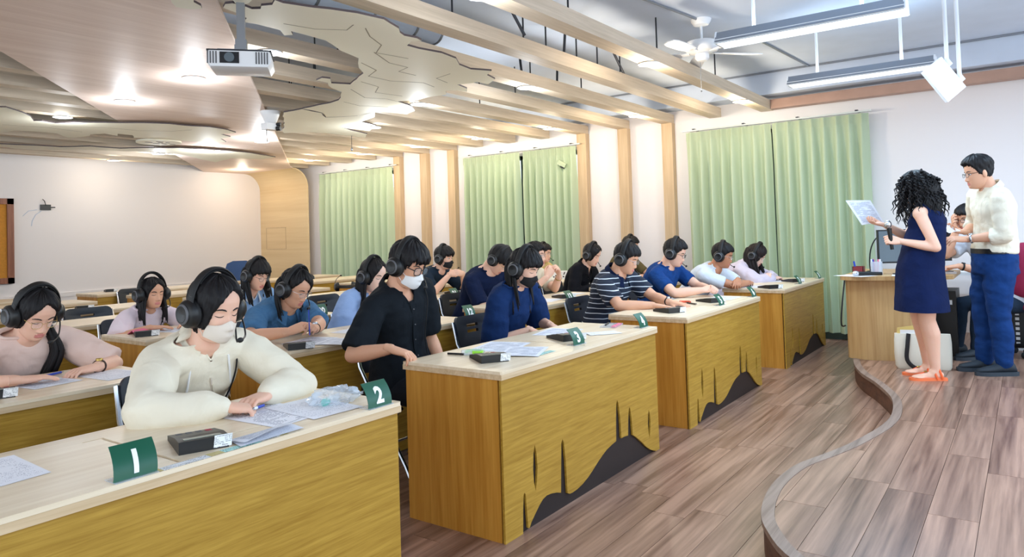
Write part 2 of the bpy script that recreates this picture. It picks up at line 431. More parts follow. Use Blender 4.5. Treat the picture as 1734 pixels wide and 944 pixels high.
# thin rods that hang the beams from the ceiling
rod = MB().tube([(0, 0, 0), (0, 0, ZC-BZ-BH)], .007, 6).mesh('hanger_rod', ['dark_metal'])
for x, y in [(4.29, .67), (5.77, .67), (7.2, .67), (5.0, 1.32), (5.5, 1.32), (5.88, 1.32), (4.67, 1.32), (6.34, 1.32), (5.73, 1.98), (6.71, 1.98), (5.0, 2.64), (6.4, 2.64), (5.6, 3.3), (6.6, 3.3), (3.8, 1.32), (3.9, 2.64), (4.2, 3.3), (4.4, 3.94), (4.7, 3.94), (4.9, 4.57)]:
    link('hanger_rod', rod, ce, (x, y, BZ+BH))
for x, y, dx in [(4.53, 1.21, -.16), (5.25, 1.3, .14), (6.4, 1.3, -.15), (5.57, 1.97, .05), (6.2, 1.97, .12)]:
    MB().tube([(dx, .06, ZC), (dx*.8, .05, ZC-.1), (0, 0, BZ+BH)], .012, 6).build('cable', ['dark_metal'], ce, (x, y, 0)).location.z = 0
# slanting board strip on the ceiling
d = Vector((.6325, .7746)); ZP = 2.742
pr = [(-1.0, -2.23), (8.43, 9.31), (8.56, 9.42), (8.56, YB-.002), (7.66, YB-.002), (-2.3, -1.36)]
MB().prism(pr, ZP, ZP+.024).build('board_strip', ['strip_wood'], ce, smooth=False)['label'] = 'broad pinkish wood-veneer strip running diagonally across the ceiling'
# veneered panel on the side wall, curving into the strip
R = .36; rings = []
for k in range(9):
    t = PI/2*k/8; rings.append((8.9-R+R*math.sin(t), ZP-R+R*math.cos(t)))
prof = rings + [(8.9, 0)]
mb = MB(); y0, y1 = 9.42, YB-.002
mb.loft([[(x, y0, z), (x, y1, z), (x+.02, y1, z+.012), (x+.02, y0, z+.012)] for x, z in prof])
sp = mb.build('veneer_panel', ['panel_wood'], wr, angle=25); sp['label'] = 'golden veneer panel that curves up into the ceiling strip'
fr = MB(); ya, yb_, za, zb = 10.12, 10.76, 1.195, 1.635
for lo, hi in (((ya, za), (yb_, za+.008)), ((ya, zb-.008), (yb_, zb)), ((ya, za), (ya+.008, zb)), ((yb_-.008, za), (yb_, zb))): fr.box((8.894, lo[0], lo[1]), (8.903, hi[0], hi[1]))
fr.build('access_hatch', ['column_wood'], sp, smooth=False)
# flat map-shaped boards hung under the beams
ZM = 2.70
def mapboard(name, poly, label, lines=(), z=ZM, mats=('map_cream', 'map_edge')):
    cx = sum(p[0] for p in poly)/len(poly); cy = sum(p[1] for p in poly)/len(poly)
    rnd = random.Random(len(poly)); out = []
    for i in range(len(poly)):              # rough the coast a little
        p, q = poly[i], poly[(i+1) % len(poly)]; out.append(p)
        L = math.hypot(q[0]-p[0], q[1]-p[1]); n = int(L/.11)
        for k in range(1, n):
            t = k/n; out.append((p[0]+(q[0]-p[0])*t+rnd.uniform(-.012, .012), p[1]+(q[1]-p[1])*t+rnd.uniform(-.012, .012)))
    t = thing(name, label, 'ceiling panel', (cx, cy, z), 0, 'map-shaped boards under the ceiling beams')
    MB().prism([(p[0]-cx, p[1]-cy) for p in out], 0, .014, mside=1).build('board', list(mats), t, smooth=False)
    if lines:
        mb = MB()
        for ln in lines:
            pts = [(p[0]-cx, p[1]-cy, -.0006) for p in ln]; a = offs([(p[0], p[1]) for p in pts], .004); b = offs([(p[0], p[1]) for p in pts], -.004)
            mb.loft([[(q[0], q[1], -.0008), (w[0], w[1], -.0008), (w[0], w[1], .002), (q[0], q[1], .002)] for q, w in zip(a, b)])
        mb.build('border_lines', ['map_line'], t, smooth=False)
    return t
M1 = [(2.34, 1.8), (2.31, 1.73), (2.33, 1.69), (2.38, 1.68), (2.46, 1.7), (2.49, 1.66), (2.46, 1.61), (2.49, 1.55), (2.45, 1.47), (2.51, 1.48), (2.67, 1.42), (2.76, 1.37), (2.91, 1.31), (3.1, 1.28), (3.18, 1.31), (3.3, 1.35), (3.37, 1.41), (3.44, 1.44), (3.54, 1.42), (3.61, 1.44), (3.57, 1.5), (3.63, 1.6), (3.75, 1.6), (3.95, 1.56), (4.15, 1.59), (4.32, 1.7), (4.5, 1.73), (4.66, 1.64), (4.75, 1.76), (4.93, 1.81), (5.05, 1.98), (4.9, 1.99), (4.91, 2.06), (4.87, 2.19), (5.07, 2.24), (5.18, 2.33), (5.06, 2.35), (5.0, 2.44), (5.11, 2.53), (5.14, 2.56), (5.11, 2.72), (5.15, 2.94), (5.05, 3.12), (5.32, 3.2), (5.55, 3.36), (5.66, 3.58), (5.3, 3.68), (5.34, 4.0), (5.15, 4.31), (4.95, 4.12), (4.65, 4.07), (4.65, 3.65), (4.61, 3.47), (4.37, 3.15), (4.2, 3.08), (4.03, 2.93), (3.91, 2.93), (3.88, 2.82), (3.95, 2.8), (4.07, 2.93), (4.21, 2.85), (4.0, 2.45), (3.84, 2.33), (3.64, 2.11), (3.41, 2.04), (3.17, 1.91), (2.99, 1.9), (2.88, 1.9), (2.94, 1.96), (2.91, 2.01), (2.82, 1.93), (2.65, 1.93), (2.57, 1.95), (2.54, 1.87), (2.49, 1.84), (2.43, 1.82)]
LN = [[(2.75, 1.8), (2.95, 1.75), (3.1, 1.62), (3.05, 1.5)], [(3.15, 1.5), (3.3, 1.62), (3.5, 1.72), (3.62, 1.9), (3.9, 1.85)], [(3.6, 1.9), (3.9, 2.05), (4.1, 2.05), (4.15, 2.2), (4.35, 2.2)], [(3.75, 2.2), (4.0, 2.3), (4.1, 2.5), (4.35, 2.5), (4.6, 2.35), (4.8, 2.4)], [(4.2, 2.7), (4.45, 2.75), (4.6, 2.95), (4.9, 2.9)], [(4.35, 3.0), (4.7, 3.2), (4.9, 3.1), (5.05, 3.12)], [(4.7, 3.5), (4.95, 3.55), (5.2, 3.4)], [(4.5, 1.95), (4.55, 2.15), (4.75, 2.2)]]
mapboard('map_board', M1, 'cream map-shaped board with long coastline hanging right of the projector', LN)
mapboard('map_board', [(5.34, 4.02), (5.3, 3.7), (5.53, 3.95), (5.65, 4.29), (5.96, 4.38), (6.21, 4.77), (5.75, 4.77), (6.36, 4.97), (6.57, 5.24), (6.06, 5.23), (5.75, 5.29), (5.54, 5.58), (5.34, 5.34), (5.27, 5.21), (4.65, 4.38), (4.66, 4.09), (4.95, 4.14), (5.16, 4.33)], 'smaller ragged cream map board beside the white ceiling camera')
mapboard('map_board', [(2.0, 6.5), (2.62, 5.93), (2.66, 5.9), (2.87, 6.1), (3.0, 6.27), (3.13, 6.54), (3.19, 6.49), (3.34, 6.55), (3.46, 6.37), (3.81, 6.11), (3.98, 5.95), (4.21, 5.83), (4.44, 5.82), (4.64, 5.74), (4.88, 5.79), (5.1, 5.93), (5.04, 6.16), (5.25, 6.28), (5.26, 6.52), (5.5, 6.77), (5.32, 6.86), (5.1, 6.97), (4.84, 7.0), (4.67, 7.09), (4.59, 7.04), (4.44, 7.1), (4.33, 6.9), (4.15, 6.89), (4.23, 7.06), (4.04, 6.97), (3.95, 7.14), (4.0, 7.26), (3.93, 7.5), (3.87, 7.55), (3.66, 7.31), (3.42, 7.29), (3.24, 7.37), (3.2, 7.64), (2.4, 7.6)], 'grey cream map board crossing the pink strip, nearer of the two on the left', [[(3.0, 7.0), (3.4, 6.9), (3.8, 7.0)], [(4.2, 6.5), (4.5, 6.3), (4.6, 6.05)], [(3.4, 6.8), (3.9, 6.5), (4.2, 6.5)]])
mapboard('map_board', [(2.9, 8.9), (3.53, 8.66), (3.91, 8.54), (4.17, 8.52), (4.42, 8.22), (4.8, 8.21), (5.0, 7.96), (5.35, 7.67), (5.75, 7.57), (6.06, 7.55), (6.43, 7.59), (7.03, 7.82), (7.03, 8.19), (6.58, 8.35), (6.72, 9.02), (5.72, 8.32), (5.46, 8.28), (5.11, 8.33), (4.86, 8.5), (4.41, 8.64), (4.09, 9.01), (3.83, 9.02), (3.61, 8.89), (3.0, 9.1)], 'long thin cream map board nearest the back wall')
mapboard('map_board', [(2.0, 1.78), (2.11, 1.93), (2.16, 1.98), (2.22, 1.97), (2.25, 1.94), (2.27, 1.9), (2.24, 1.86), (2.18, 1.83), (2.14, 1.76), (2.05, 1.68)], 'rounded tip of a cream map board at the top left of the projector')
mapboard('map_board', [(2.3, 1.64), (2.34, 1.68), (2.38, 1.67), (2.39, 1.63), (2.37, 1.57), (2.33, 1.52), (2.2, 1.42), (2.12, 1.5), (2.2, 1.6)], 'small cream island board hanging above the projector')
mapboard('map_board', [(6.0+.42*math.cos(a)*(1+.12*math.sin(5*a)), 8.15+.2*math.sin(a)*(1+.15*math.cos(7*a))) for a in [2*PI*k/26 for k in range(26)]][::1], 'thin jagged cream island board over the middle of the back rows') if False else None
cmp_ = thing('map_disc', 'round cream map emblem with small dark cut marks under the strip', 'ceiling panel', (4.85, 7.27, 2.69))
MB().lathe([(.001, 0), (.27, 0), (.27, .02), (.001, .02)], 32).build('disc', ['map_cream'], cmp_, angle=30)
mb = MB()
for x, y, w, h in [(-.16, .02, .09, .03), (-.03, .07, .08, .03), (-.02, -.03, .06, .03), (.07, .03, .06, .04), (.17, .02, .07, .03), (.05, -.09, .05, .03), (-.08, -.1, .09, .03)]: mb.box((x, y, -.002), (x+w, y+h, .004))
mb.build('cut_mark', ['map_edge'], cmp_, smooth=False)
# recessed downlights, cool in the middle of the room and warm along the walls
DL = [(3.3, .65, 0), (3.25, 2.48, 0), (3.27, 3.71, 0), (3.35, 5.05, 0), (3.32, 6.32, 0), (5.6, .67, 1), (5.67, 1.95, 0), (5.56, 3.19, 0), (6.0, 4.47, 0), (5.77, 6.37, 0), (5.78, 7.67, 0), (5.73, 8.93, 0), (5.63, 10.18, 1), (8.0, .65, 1), (8.05, 1.97, 1), (8.13, 3.25, 1), (8.15, 4.54, 1), (8.14, 5.8, 1), (8.16, 7.11, 1), (8.08, 8.32, 1), (8.0, 10.3, 1)]
ORD = 'first second third fourth fifth sixth seventh eighth ninth'.split()
ring = MB().lathe([(.074, 0), (.09, -.004), (.093, -.012), (.076, -.014), (.068, -.006), (.068, .0)], 28, cap=False).mesh('ring', ['white_plastic'])
dif = {k: MB().lathe([(.001, -.010), (.071, -.010), (.071, -.003), (.001, -.003)], 24).mesh('diffuser', ['lamp_warm' if k else 'lamp_cool']) for k in (0, 1)}
cnt = {}
LINE = {3: 'left line', 5: 'middle line', 6: 'middle line', 8: 'line along the curtains'}
for x, y, warm in DL:
    ln = LINE[int(x+.01)]; cnt[ln] = cnt.get(ln, -1)+1
    onm = any(abs(x-a) < .3 and abs(y-b) < .3 for a, b in ((3.25, 2.48), (6.0, 4.47), (5.67, 1.95), (5.78, 7.67), (5.77, 6.37)))
    near = min(BY, key=lambda b: abs(b+.075-y)); zz = ZM if (x, y) in ((6.0, 4.47), (5.77, 6.37), (5.78, 7.67)) else (ZP if x < 3.4 and y > 3 else BZ)
    if zz == BZ: y = near+.075
    t = thing('downlight', 'round %s downlight, %s from the stage in the %s' % ('warm white' if warm else 'cool white', ORD[cnt[ln]], ln), 'ceiling light', (x, y, zz), 0, 'recessed downlights')
    link('ring', ring, t); link('diffuser', dif[warm], t)
    ld = bpy.data.lights.new('downlight_lamp', 'POINT'); ld.energy = 9 if y > 10 else (17 if warm else (8 if x < 3.4 else 15)); ld.color = (1, .86, .66) if warm else (.86, .93, 1); ld.shadow_soft_size = .06
    lo = bpy.data.objects.new('downlight_lamp', ld); COL.objects.link(lo); lo.location = (0, 0, -.2); lo.parent = t
# round ventilation duct above the beams
t = thing('air_duct', 'grey round ventilation duct seen between the two front beams', 'duct', (2.6, 1.98, 3.02))
MB().tube([(0, 0, 0), (1.75, 0, 0)], .1, 24).build('pipe', ['ceiling_paint'], t)
for x in (.5, 1.0, 1.45, 1.73): MB().tube([(x, 0, 0), (x+.02, 0, 0)], .106, 24).build('joint_ring', ['grey_metal'], t)
# surface conduits on the ceiling
for i, (pts, lab) in enumerate([([(6.1, .39, 3.19), (4.0, .7, 3.19), (1, .9, 3.19)], 'thin white cable trunking running to the ceiling fan'), ([(8.7, -4, 3.19), (8.7, 3.5, 3.19)], 'thin grey conduit along the edge beam above the stage'), ([(7.0, .2, 3.19), (8.69, .1, 3.19)], 'short grey conduit joining the edge beam')]):
    tag(MB().tube(pts, .012, 6).build('conduit', ['grey_metal'], None), lab, 'conduit')
# ceiling fan
t = thing('ceiling_fan', 'white ceiling fan left of the upper tube light', 'fan', (6.1, .39, ZC))
MB().lathe([(.02, -.06), (.065, -.05), (.085, -.02), (.09, 0)], 24).build('canopy', ['white_plastic'], t)
MB().tube([(0, 0, -.05), (0, 0, -.2)], .012, 10).build('down_rod', ['white_metal'], t)
MB().lathe([(.03, -.19), (.13, -.2), (.15, -.225), (.15, -.265), (.13, -.29), (.05, -.3)], 32).build('motor_housing', ['white_plastic'], t)
MB().lathe([(.05, -.3), (.06, -.31), (.06, -.35), (.04, -.37), (.01, -.372)], 24).build('switch_cup', ['white_plastic'], t)
for k in range(5):
    a = 2*PI*k/5+.5; Mx = Matrix.Rotation(a, 4, 'Z') @ Matrix.Translation((0, 0, -.30)) @ Matrix.Rotation(.18, 4, 'X')
    bl = MB().obox(Mx, (.11, -.02, -.004), (.2, .02, .004)).prism([(.18, -.045), (.3, -.06), (.5, -.062), (.56, -.045), (.575, 0), (.56, .045), (.5, .062), (.3, .06), (.18, .045)], -.004, .004, Mx)
    bl.build('blade', ['white_plastic'], t, angle=30)
MB().tube([(.03, .03, -.37), (.03, .03, -.62)], .002, 5).ball((.03, .03, -.63), .008, 8, 6).build('pull_cord', ['grey_metal'], t)
# fluorescent fittings over the stage
def tube_light(x, y, label):
    t = thing('tube_light', label, 'ceiling light', (x, y, 2.6), 0, 'fluorescent fittings over the stage')
    L = .57
    mb = MB(); pf = [(-.10, .01), (-.06, .085), (.06, .085), (.10, .01), (.09, .01), (.055, .075), (-.055, .075), (-.09, .01)]
    mb.loft([[(px, -L, pz) for px, pz in pf], [(px, L, pz) for px, pz in pf]]); mb.build('housing', ['grey_metal'], t, angle=30)
    for s in (-1, 1): MB().prism([(-.1, .005), (-.06, .09), (.06, .09), (.1, .005)], -.006, .006, Matrix.Translation((0, s*L, 0)) @ Matrix.Rotation(PI/2, 4, 'X')).build('end_cap', ['white_metal'], t, smooth=False)
    MB().tube([(0, -L+.02, .04), (0, L-.02, .04)], .019, 12).build('lamp_tube', ['tube_glow'], t)
    mb = MB()
    for k in range(13):
        yy = -L+.06+k*(2*L-.12)/12; mb.box((-.085, yy-.002, .004), (.085, yy+.002, .03))
    for s in (-1, 1): mb.box((s*.088-.004, -L, .0), (s*.088+.004, L, .03))
    MB().box((-.084, -L+.01, .006), (.084, L-.01, .01)).build('diffuser', ['tube_glow'], t, smooth=False)
    mb.build('louvre', ['white_metal'], t, smooth=False)
    for yy in (-.33, .33): MB().tube([(0, yy, .085), (0, yy, .6)], .012, 8).build('suspension_rod', ['white_metal'], t)
    return t
tube_light(4.83, -.78, 'white suspended tube light nearer the camera, top right')
tube_light(6.70, -.76, 'white suspended tube light behind the square lamp panel')
# tilted lamp panel on two poles
t = thing('lamp_panel', 'tilted square white LED lamp panel hanging on two poles over the stage', 'ceiling light', (5.36, -1.49, 2.26))
ex = Vector((.09, -.11, -.18)).normalized(); ey = Vector((.05, -.07, .11)); ey = (ey-ex*ey.dot(ex)).normalized(); en = ex.cross(ey).normalized()
if en.x > 0: en = -en
Mx = Matrix((ex, ey, en)).transposed().to_4x4()
MB().obox(Mx, (-.125, -.078, -.03), (.125, .078, 0)).build('frame', ['white_metal'], t, smooth=False)
MB().obox(Mx, (-.112, -.066, 0), (.112, .066, .004)).build('diffuser', ['panel_glow'], t, smooth=False)
for k, sx in enumerate((-.06, .07)):
    b = Mx @ Vector((sx, .085, -.02))
    MB().obox(Mx, (sx-.02, .06, -.03), (sx+.02, .12, -.02)).build('bracket', ['white_metal'], t, smooth=False)
    MB().tube([b+V(0, 0, .0), (b.x, b.y, ZC-2.26)], .013, 10).build('pole', ['white_metal'], t)
a2 = area_light('lamp_panel_light', (0, 0, 0), .2, .12, 22, TUBE_COL); a2.parent = t
zz_ = -en; xx_ = ex; yy_ = zz_.cross(xx_); a2.matrix_local = Matrix.Translation(en*.02) @ Matrix((xx_, yy_, zz_)).transposed().to_4x4()
# projector on its ceiling arm
t = thing('projector', 'white projector hanging from the ceiling strip, lens towards the camera', 'projector', (2.36, 1.66, 2.36), math.radians(-40.0))
bd = MB(); pf = [(-.17, -.02), (-.16, .045), (.16, .045), (.17, -.02), (.15, -.05), (-.15, -.05)]
bd.loft([[(x*.97, -.115, z*.9) for x, z in pf], [(x, -.1, z) for x, z in pf], [(x, .1, z) for x, z in pf], [(x*.97, .115, z*.9) for x, z in pf]])
bd.build('body', ['white_plastic'], t, angle=25)
MB().box((-.168, -.11, .04), (.168, .11, .05)).build('top_cover', ['dark_metal'], t, smooth=False)
MB().box((-.1, -.119, -.028), (.0, -.112, .034)).build('lens_window', ['screen_dark'], t, smooth=False)
MB().lathe([(.001, .0), (.022, 0), (.026, -.006), (.026, .01), (.001, .01)], 20, Matrix.Translation((-.05, -.118, .003)) @ Matrix.Rotation(PI/2, 4, 'X')).build('lens', ['screen_grey'], t)
for x0, n in ((.085, 5), (-.165, 4)):
    mb = MB()
    for k in range(n): mb.box((x0+k*.0145, -.1175, -.03), (x0+k*.0145+.007, -.111, .036))
    mb.build('vent_slats', ['key_grey'], t, smooth=False)
MB().box((-.12, -.05, .05), (.12, -.03, .068)).box((-.12, .03, .05), (.12, .05, .068)).box((-.03, -.06, .064), (.03, .06, .09)).build('mount_bracket', ['grey_metal'], t, smooth=False)
MB().box((-.03, -.025, .08), (.03, .025, .13)).box((-.022, -.018, .12), (.022, .018, .41)).build('arm', ['grey_metal'], t, smooth=False)
# dome camera with small lens block
t = thing('ceiling_camera', 'white conical ceiling camera with dark twin lenses at the strip edge', 'camera', (4.66, 4.62, ZP))
MB().lathe([(.105, 0), (.10, -.02), (.06, -.12), (.045, -.13), (.001, -.132)], 24).build('cone_mount', ['white_plastic'], t)
MB().box((-.08, -.055, -.2), (.06, .055, -.13)).build('camera_body', ['white_plastic'], t, smooth=False)
for z in (-.14, -.185): MB().tube([(.04, -.05, z), (.06, -.09, z)], .026 if z < -.15 else .018, 14).build('lens', ['black_plastic'], t)
MB().tube([(-.05, 0, -.2), (-.05, 0, -.27), (-.04, .01, -.33)], .004, 6).build('cable', ['black_plastic'], t)
t = thing('hanging_microphone', 'small grey microphone hanging from the ceiling at the left edge', 'microphone', (2.30, 5.12, 2.6))
MB().tube([(0, 0, .04), (0, 0, .2)], .004, 6).build('cord', ['dark_metal'], t); MB().ball((0, 0, 0), (.022, .022, .04), 12, 8).build('capsule', ['grey_metal'], t)
t = thing('hanging_microphone', 'small grey microphone hanging on a thin cord over the back rows', 'microphone', (6.3, 5.2, 2.52))
MB().tube([(0, 0, .02), (0, 0, .27)], .003, 6).build('cord', ['dark_metal'], t); MB().ball((0, 0, 0), (.014, .014, .025), 10, 8).build('capsule', ['grey_metal'], t)
# curtains
def curtain(y0, y1, label, z0=.09, z1=2.60, x=8.90, pinch=0, lam=.135, amp=.052, seed=0, slant=0):
    rnd = random.Random(seed); n = int(abs(y1-y0)/lam*12); rows = [z1, z1-.05, z1-.10, z1-.13, z1-.22, z1-.5, z1-1.0, z1-1.6, z0+.25, z0+.1, z0]
    ph = [rnd.uniform(-.5, .5) for _ in range(40)]
    def P(i, z):
        t = i/n; y = y0+(y1-y0)*t; s = (z1-z)/(z1-z0)
        y += slant*s*t*t
        u = t*(y1-y0)/lam; k = int(u); w = 2*PI*(u)+ph[k % 40]*.6*math.sin(PI*(u-k))
        a = amp*(.28 if s < .045 else min(1, .28+s*3.5)); pinchv = math.exp(-((u-k-.5)/.10)**2)
        xx = x + a*math.cos(w) + .012*math.sin(w*.5+s*3+ph[3])*s*2
        if s < .07: xx += -.018*pinchv
        return (xx, y + .01*math.sin(w*2+s*4)*s, z)
    mb = MB(); rings = [[P(i, z) for i in range(n+1)] for z in rows]; mb.loft(rings, cap=False, closed=False)
    t = thing('curtain', label, 'curtain', (0, 0, 0), 0, 'green curtains')
    mb.build('cloth', ['curtain_green'], t, angle=180, fix=False)
    hp = MB(); hp.loft([[(p[0]-.003, p[1], p[2]) for p in [P(i, z) for i in range(n+1)]] for z in (z1+.0, z1-.05, z1-.1)], cap=False, closed=False)
    hp.build('header_tape', ['curtain_green'], t, angle=180, fix=False)
    return t
curtain(-.47, .60, 'green pleated curtain nearest the teacher, right of the far desk', seed=1)
curtain(.615, 1.70, 'green pleated curtain behind the two rightmost listeners', seed=2)
curtain(3.38, 4.30, 'green pleated curtain of the middle window with a clip and loose right edge', seed=3, lam=.12)
curtain(4.38, 5.50, 'green pleated curtain on the left half of the middle window', seed=4, lam=.125)
curtain(7.12, 9.03, 'wide green pleated curtain of the far window beside the veneer panel', seed=5, lam=.165)
for y0, y1, lab in ((-.5, 1.74, 'white curtain rail over the window nearest the stage'), (3.3, 5.5, 'white curtain rail over the middle window'), (7.0, 9.08, 'white curtain rail over the far window')):
    t = thing('curtain_rail', lab, 'curtain rail', (8.9, 0, 2.615), 0, 'curtain rails')
    MB().box((-.015, y0, 0), (.015, y1, .018)).build('rail', ['curtain_rail'], t, smooth=False)
    for k in range(4):
        yy = y0+.15+(y1-y0-.3)*k/3; MB().box((-.02, yy-.015, .015), (.16, yy+.015, .03)).build('bracket', ['dark_metal'], t, smooth=False)
t = thing('curtain_clip', 'black clip pinched on the top of the middle window curtain', 'clip', (8.85, 3.6, 2.36)); MB().obox(Matrix.Rotation(.5, 4, 'X'), (-.012, -.09, -.035), (.012, .05, .035)).build('jaw', ['curtain_green'], t, smooth=False); MB().obox(Matrix.Rotation(.5, 4, 'X'), (-.018, -.09, -.05), (-.006, -.02, -.03)).build('spring', ['black_plastic'], t, smooth=False)
# back-wall fittings
t = thing('cork_board', 'brown framed orange cork board on the back wall at the left edge', 'notice board', (3.3, YB-.02, 1.49))
MB().box((-1.1, -.01, -.6), (1.1, .02, .6)).build('cork', ['cork'], t, smooth=False)
fr = MB()
for lo, hi in (((-1.16, -.66), (-1.07, .66)), ((1.07, -.66), (1.16, .66)), ((-1.16, -.66), (1.16, -.57)), ((-1.16, .57), (1.16, .66))): fr.box((lo[0], -.035, lo[1]), (hi[0], .02, hi[1]))
fr.build('frame', ['cork_frame'], t, smooth=False)
t = thing('wall_box', 'open black junction box with loose wires on the back wall', 'socket', (4.92, YB, 2.02))
MB().box((-.075, -.02, -.045), (.075, 0, .045)).build('box', ['black_plastic'], t, smooth=False)
MB().tube([(0, -.02, .03), (-.03, -.05, .1), (-.05, -.03, .13)], .006, 6).tube([(.08, -.01, 0), (.13, -.04, .0)], .008, 6).build('loose_wire', ['dark_metal'], t)
tag(MB().tube([(4.86, YB-.002, 1.96), (4.78, YB-.002, 1.9), (4.73, YB-.002, 1.8), (4.72, YB-.002, 1.72)], .006, 5).tube([(4.8, YB-.002, 1.98), (4.68, YB-.002, 1.96), (4.6, YB-.002, 1.88)], .005, 5).build('scuff_marks', ['ceiling_paint'], None), 'grey scuffed plaster marks below the open junction box', 'wall mark')
# ================================================================== FURNITURE
DL_, DW, DH = 1.615, .6, .75
def desk_proto(name, cut, label, loc):
    t = thing(name, label, 'desk', loc)
    mb = MB(); gx = DL_/2-.02
    holes = [[(gx, .04), (gx+.012, .04), (gx+.012, .5), (gx-.05, .5), (gx-.05, .488), (gx, .488)], [(gx+.25, .165), (gx+.36, .165), (gx+.36, .173), (gx+.25, .173)]]
    mb.prism([(0, .006), (.006, 0), (DL_-.006, 0), (DL_, .006), (DL_, DW-.006), (DL_-.006, DW), (.006, DW), (0, DW-.006)], DH-.014, DH, holes=holes)
    mb.build('tabletop', ['desk_top'], t, smooth=False)
    MB().box((.001, .001, DH-.038), (DL_-.001, DW-.001, DH-.0145)).build('edge_band', ['desk_edge'], t, smooth=False)
    if cut:
        u = [(0, 0), (.132, 0), (.137, .10), (.145, .168), (.152, .178), (.160, .168), (.168, .08), (.174, .012), (.180, .008), (.188, .014), (.2, .03), (.235, .058), (.27, .085), (.3, .102), (.333, .109), (.37, .106), (.42, .096), (.458, .083), (.466, .2), (.476, .318), (.487, .336), (.497, .318), (.510, .226), (.518, .062), (.54, .053), (.563, .051), (.61, .054), (.664, .063), (.72, .08), (.772, .102), (.83, .13), (.886, .153), (.93, .168), (.975, .177), (1.040, .187), (1.046, .3), (1.057, .388), (1.068, .407), (1.080, .388), (1.096, .3), (1.102, .187), (1.14, .187), (1.184, .182), (1.192, .26), (1.204, .322), (1.214, .338), (1.224, .322), (1.236, .255), (1.243, .170), (1.27, .157), (1.302, .137), (1.36, .098), (1.415, .058), (1.47, .027), (1.52, .008), (1.545, 0), (DL_-.02, 0), (DL_-.02, DH-.038), (0, DH-.038)]
        holes = [[(.243, .158), (.255, .2), (.263, .26), (.258, .325), (.245, .37), (.233, .33), (.226, .26), (.230, .2)], [(1.463, .096), (1.476, .14), (1.483, .19), (1.478, .235), (1.465, .268), (1.452, .235), (1.446, .18), (1.451, .135)]]
        Mx = Matrix.Translation((.01, .032, 0)) @ Matrix.Rotation(PI/2, 4, 'X')
        MB().prism(u, .009, .02, Mx, holes=holes).build('front_panel', ['desk_front'], t, smooth=False)
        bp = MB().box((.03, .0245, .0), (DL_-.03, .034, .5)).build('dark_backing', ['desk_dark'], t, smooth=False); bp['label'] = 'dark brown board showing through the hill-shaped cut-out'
    else:
        MB().box((.01, .012, .0), (DL_-.01, .032, DH-.038)).build('front_panel', ['desk_front'], t, smooth=False)
    sp = MB().box((0, 0, 0), (.024, DW-.045, DH-.038)).mesh('side_panel', ['desk_side'], smooth=False)
    for x in (.0105, DL_-.0345): link('side_panel', sp, t, (x, .033 if not cut else .0325, 0))
    MB().box((.035, .25, .52), (DL_-.035, DW-.05, .54)).build('shelf', ['desk_dark'], t, smooth=False)
    return t
ROWY = [0, 1.38, 2.69, 4.05, 5.3, 6.55, 7.7]
COLX = [(.27, .145, .1, .05, 0, -.05, -.1), (2.497, 2.434, 2.316, 2.3, 2.2, 2.13, 2.1), (4.589, 4.6, 4.62, 4.5, 4.36, 4.34, 4.25), (6.953, 6.72, 6.7, 6.65, 6.6, 6.6, 6.6)]
RN = ['front', 'second', 'third', 'fourth', 'fifth', 'sixth', 'last']; CN = ['leftmost', 'second', 'third', 'rightmost']
P0 = P1 = None
for r, y in enumerate(ROWY):
    for c in range(4):
        if r > 3 and c == 0 and r != 5: pass
        x = COLX[c][r]; cut = (r == 0 and c > 0)
        side = ('%s desk of the %s row counted from the left' % (CN[c], RN[r])) if 0 < c < 3 else ('%s desk of the %s row' % (CN[c], RN[r]))
        lab = 'pale-topped %s desk, %s' % (('mustard wood', side) if r == 0 else ('brown wood', side))
        if cut and P1 is None: P1 = desk_proto('desk', True, lab, (x, y, 0)); o = P1
        elif not cut and P0 is None: P0 = desk_proto('desk', False, lab, (x, y, 0)); o = P0
        else: o = dup(P1 if cut else P0, (x, y, 0), 0, lab)
        o['group'] = 'student desks'
# ---- folding chair
def chair_proto(name, label, loc, mat='chair_plastic'):
    t = thing(name, label, 'chair', loc)
    rr = lambda w, h, r, n=5: [(sx*(w-r)+r*math.cos(a), sz*(h-r)+r*math.sin(a)) for sx, sz, a0 in ((1, 1, 0), (-1, 1, PI/2), (-1, -1, PI), (1, -1, 1.5*PI)) for a in [a0+PI/2*k/n for k in range(n+1)]]
    Mx = Matrix.Translation((0, .215, .685)) @ Matrix.Rotation(PI/2-.16, 4, 'X')
    k0 = MB(); k0.prism(rr(.205, .112, .05), -.011, .011, Mx, holes=[[(-.06, .03), (.06, .03), (.06, .05), (-.06, .05)], [(-.06, -.01), (.06, -.01), (.06, .01), (-.06, .01)]])
    k0.v = [(x, y-.9*x*x+.03, z) for x, y, z in k0.v]
    k0.build('backrest', [mat], t, angle=50)
    s = MB(); s.prism(rr(.2, .19, .06), .43, .452, Matrix.Translation((0, -.02, 0))); s.build('seat', [mat], t, angle=50)
    for sx in (-1, 1):
        MB().tube([(sx*.212, .232, .765), (sx*.22, .19, .62), (sx*.225, .06, .43), (sx*.228, -.16, .12), (sx*.228, -.22, .012)], .011, 8).build('front_leg', ['chrome'], t)
        MB().tube([(sx*.205, -.12, .42), (sx*.207, .08, .25), (sx*.21, .25, .012)], .011, 8).build('rear_leg', ['chrome'], t)
        MB().box((sx*.22-.02, .1, .44), (sx*.22+.02, .16, .53)).build('hinge_cover', ['black_plastic'], t, smooth=False)
    MB().tube([(-.205, .17, .14), (.205, .17, .14)], .008, 8).tube([(-.222, -.17, .1), (.222, -.17, .1)], .008, 8).build('cross_bar', ['chrome'], t)
    return t
CH0 = None; chair_used = 0
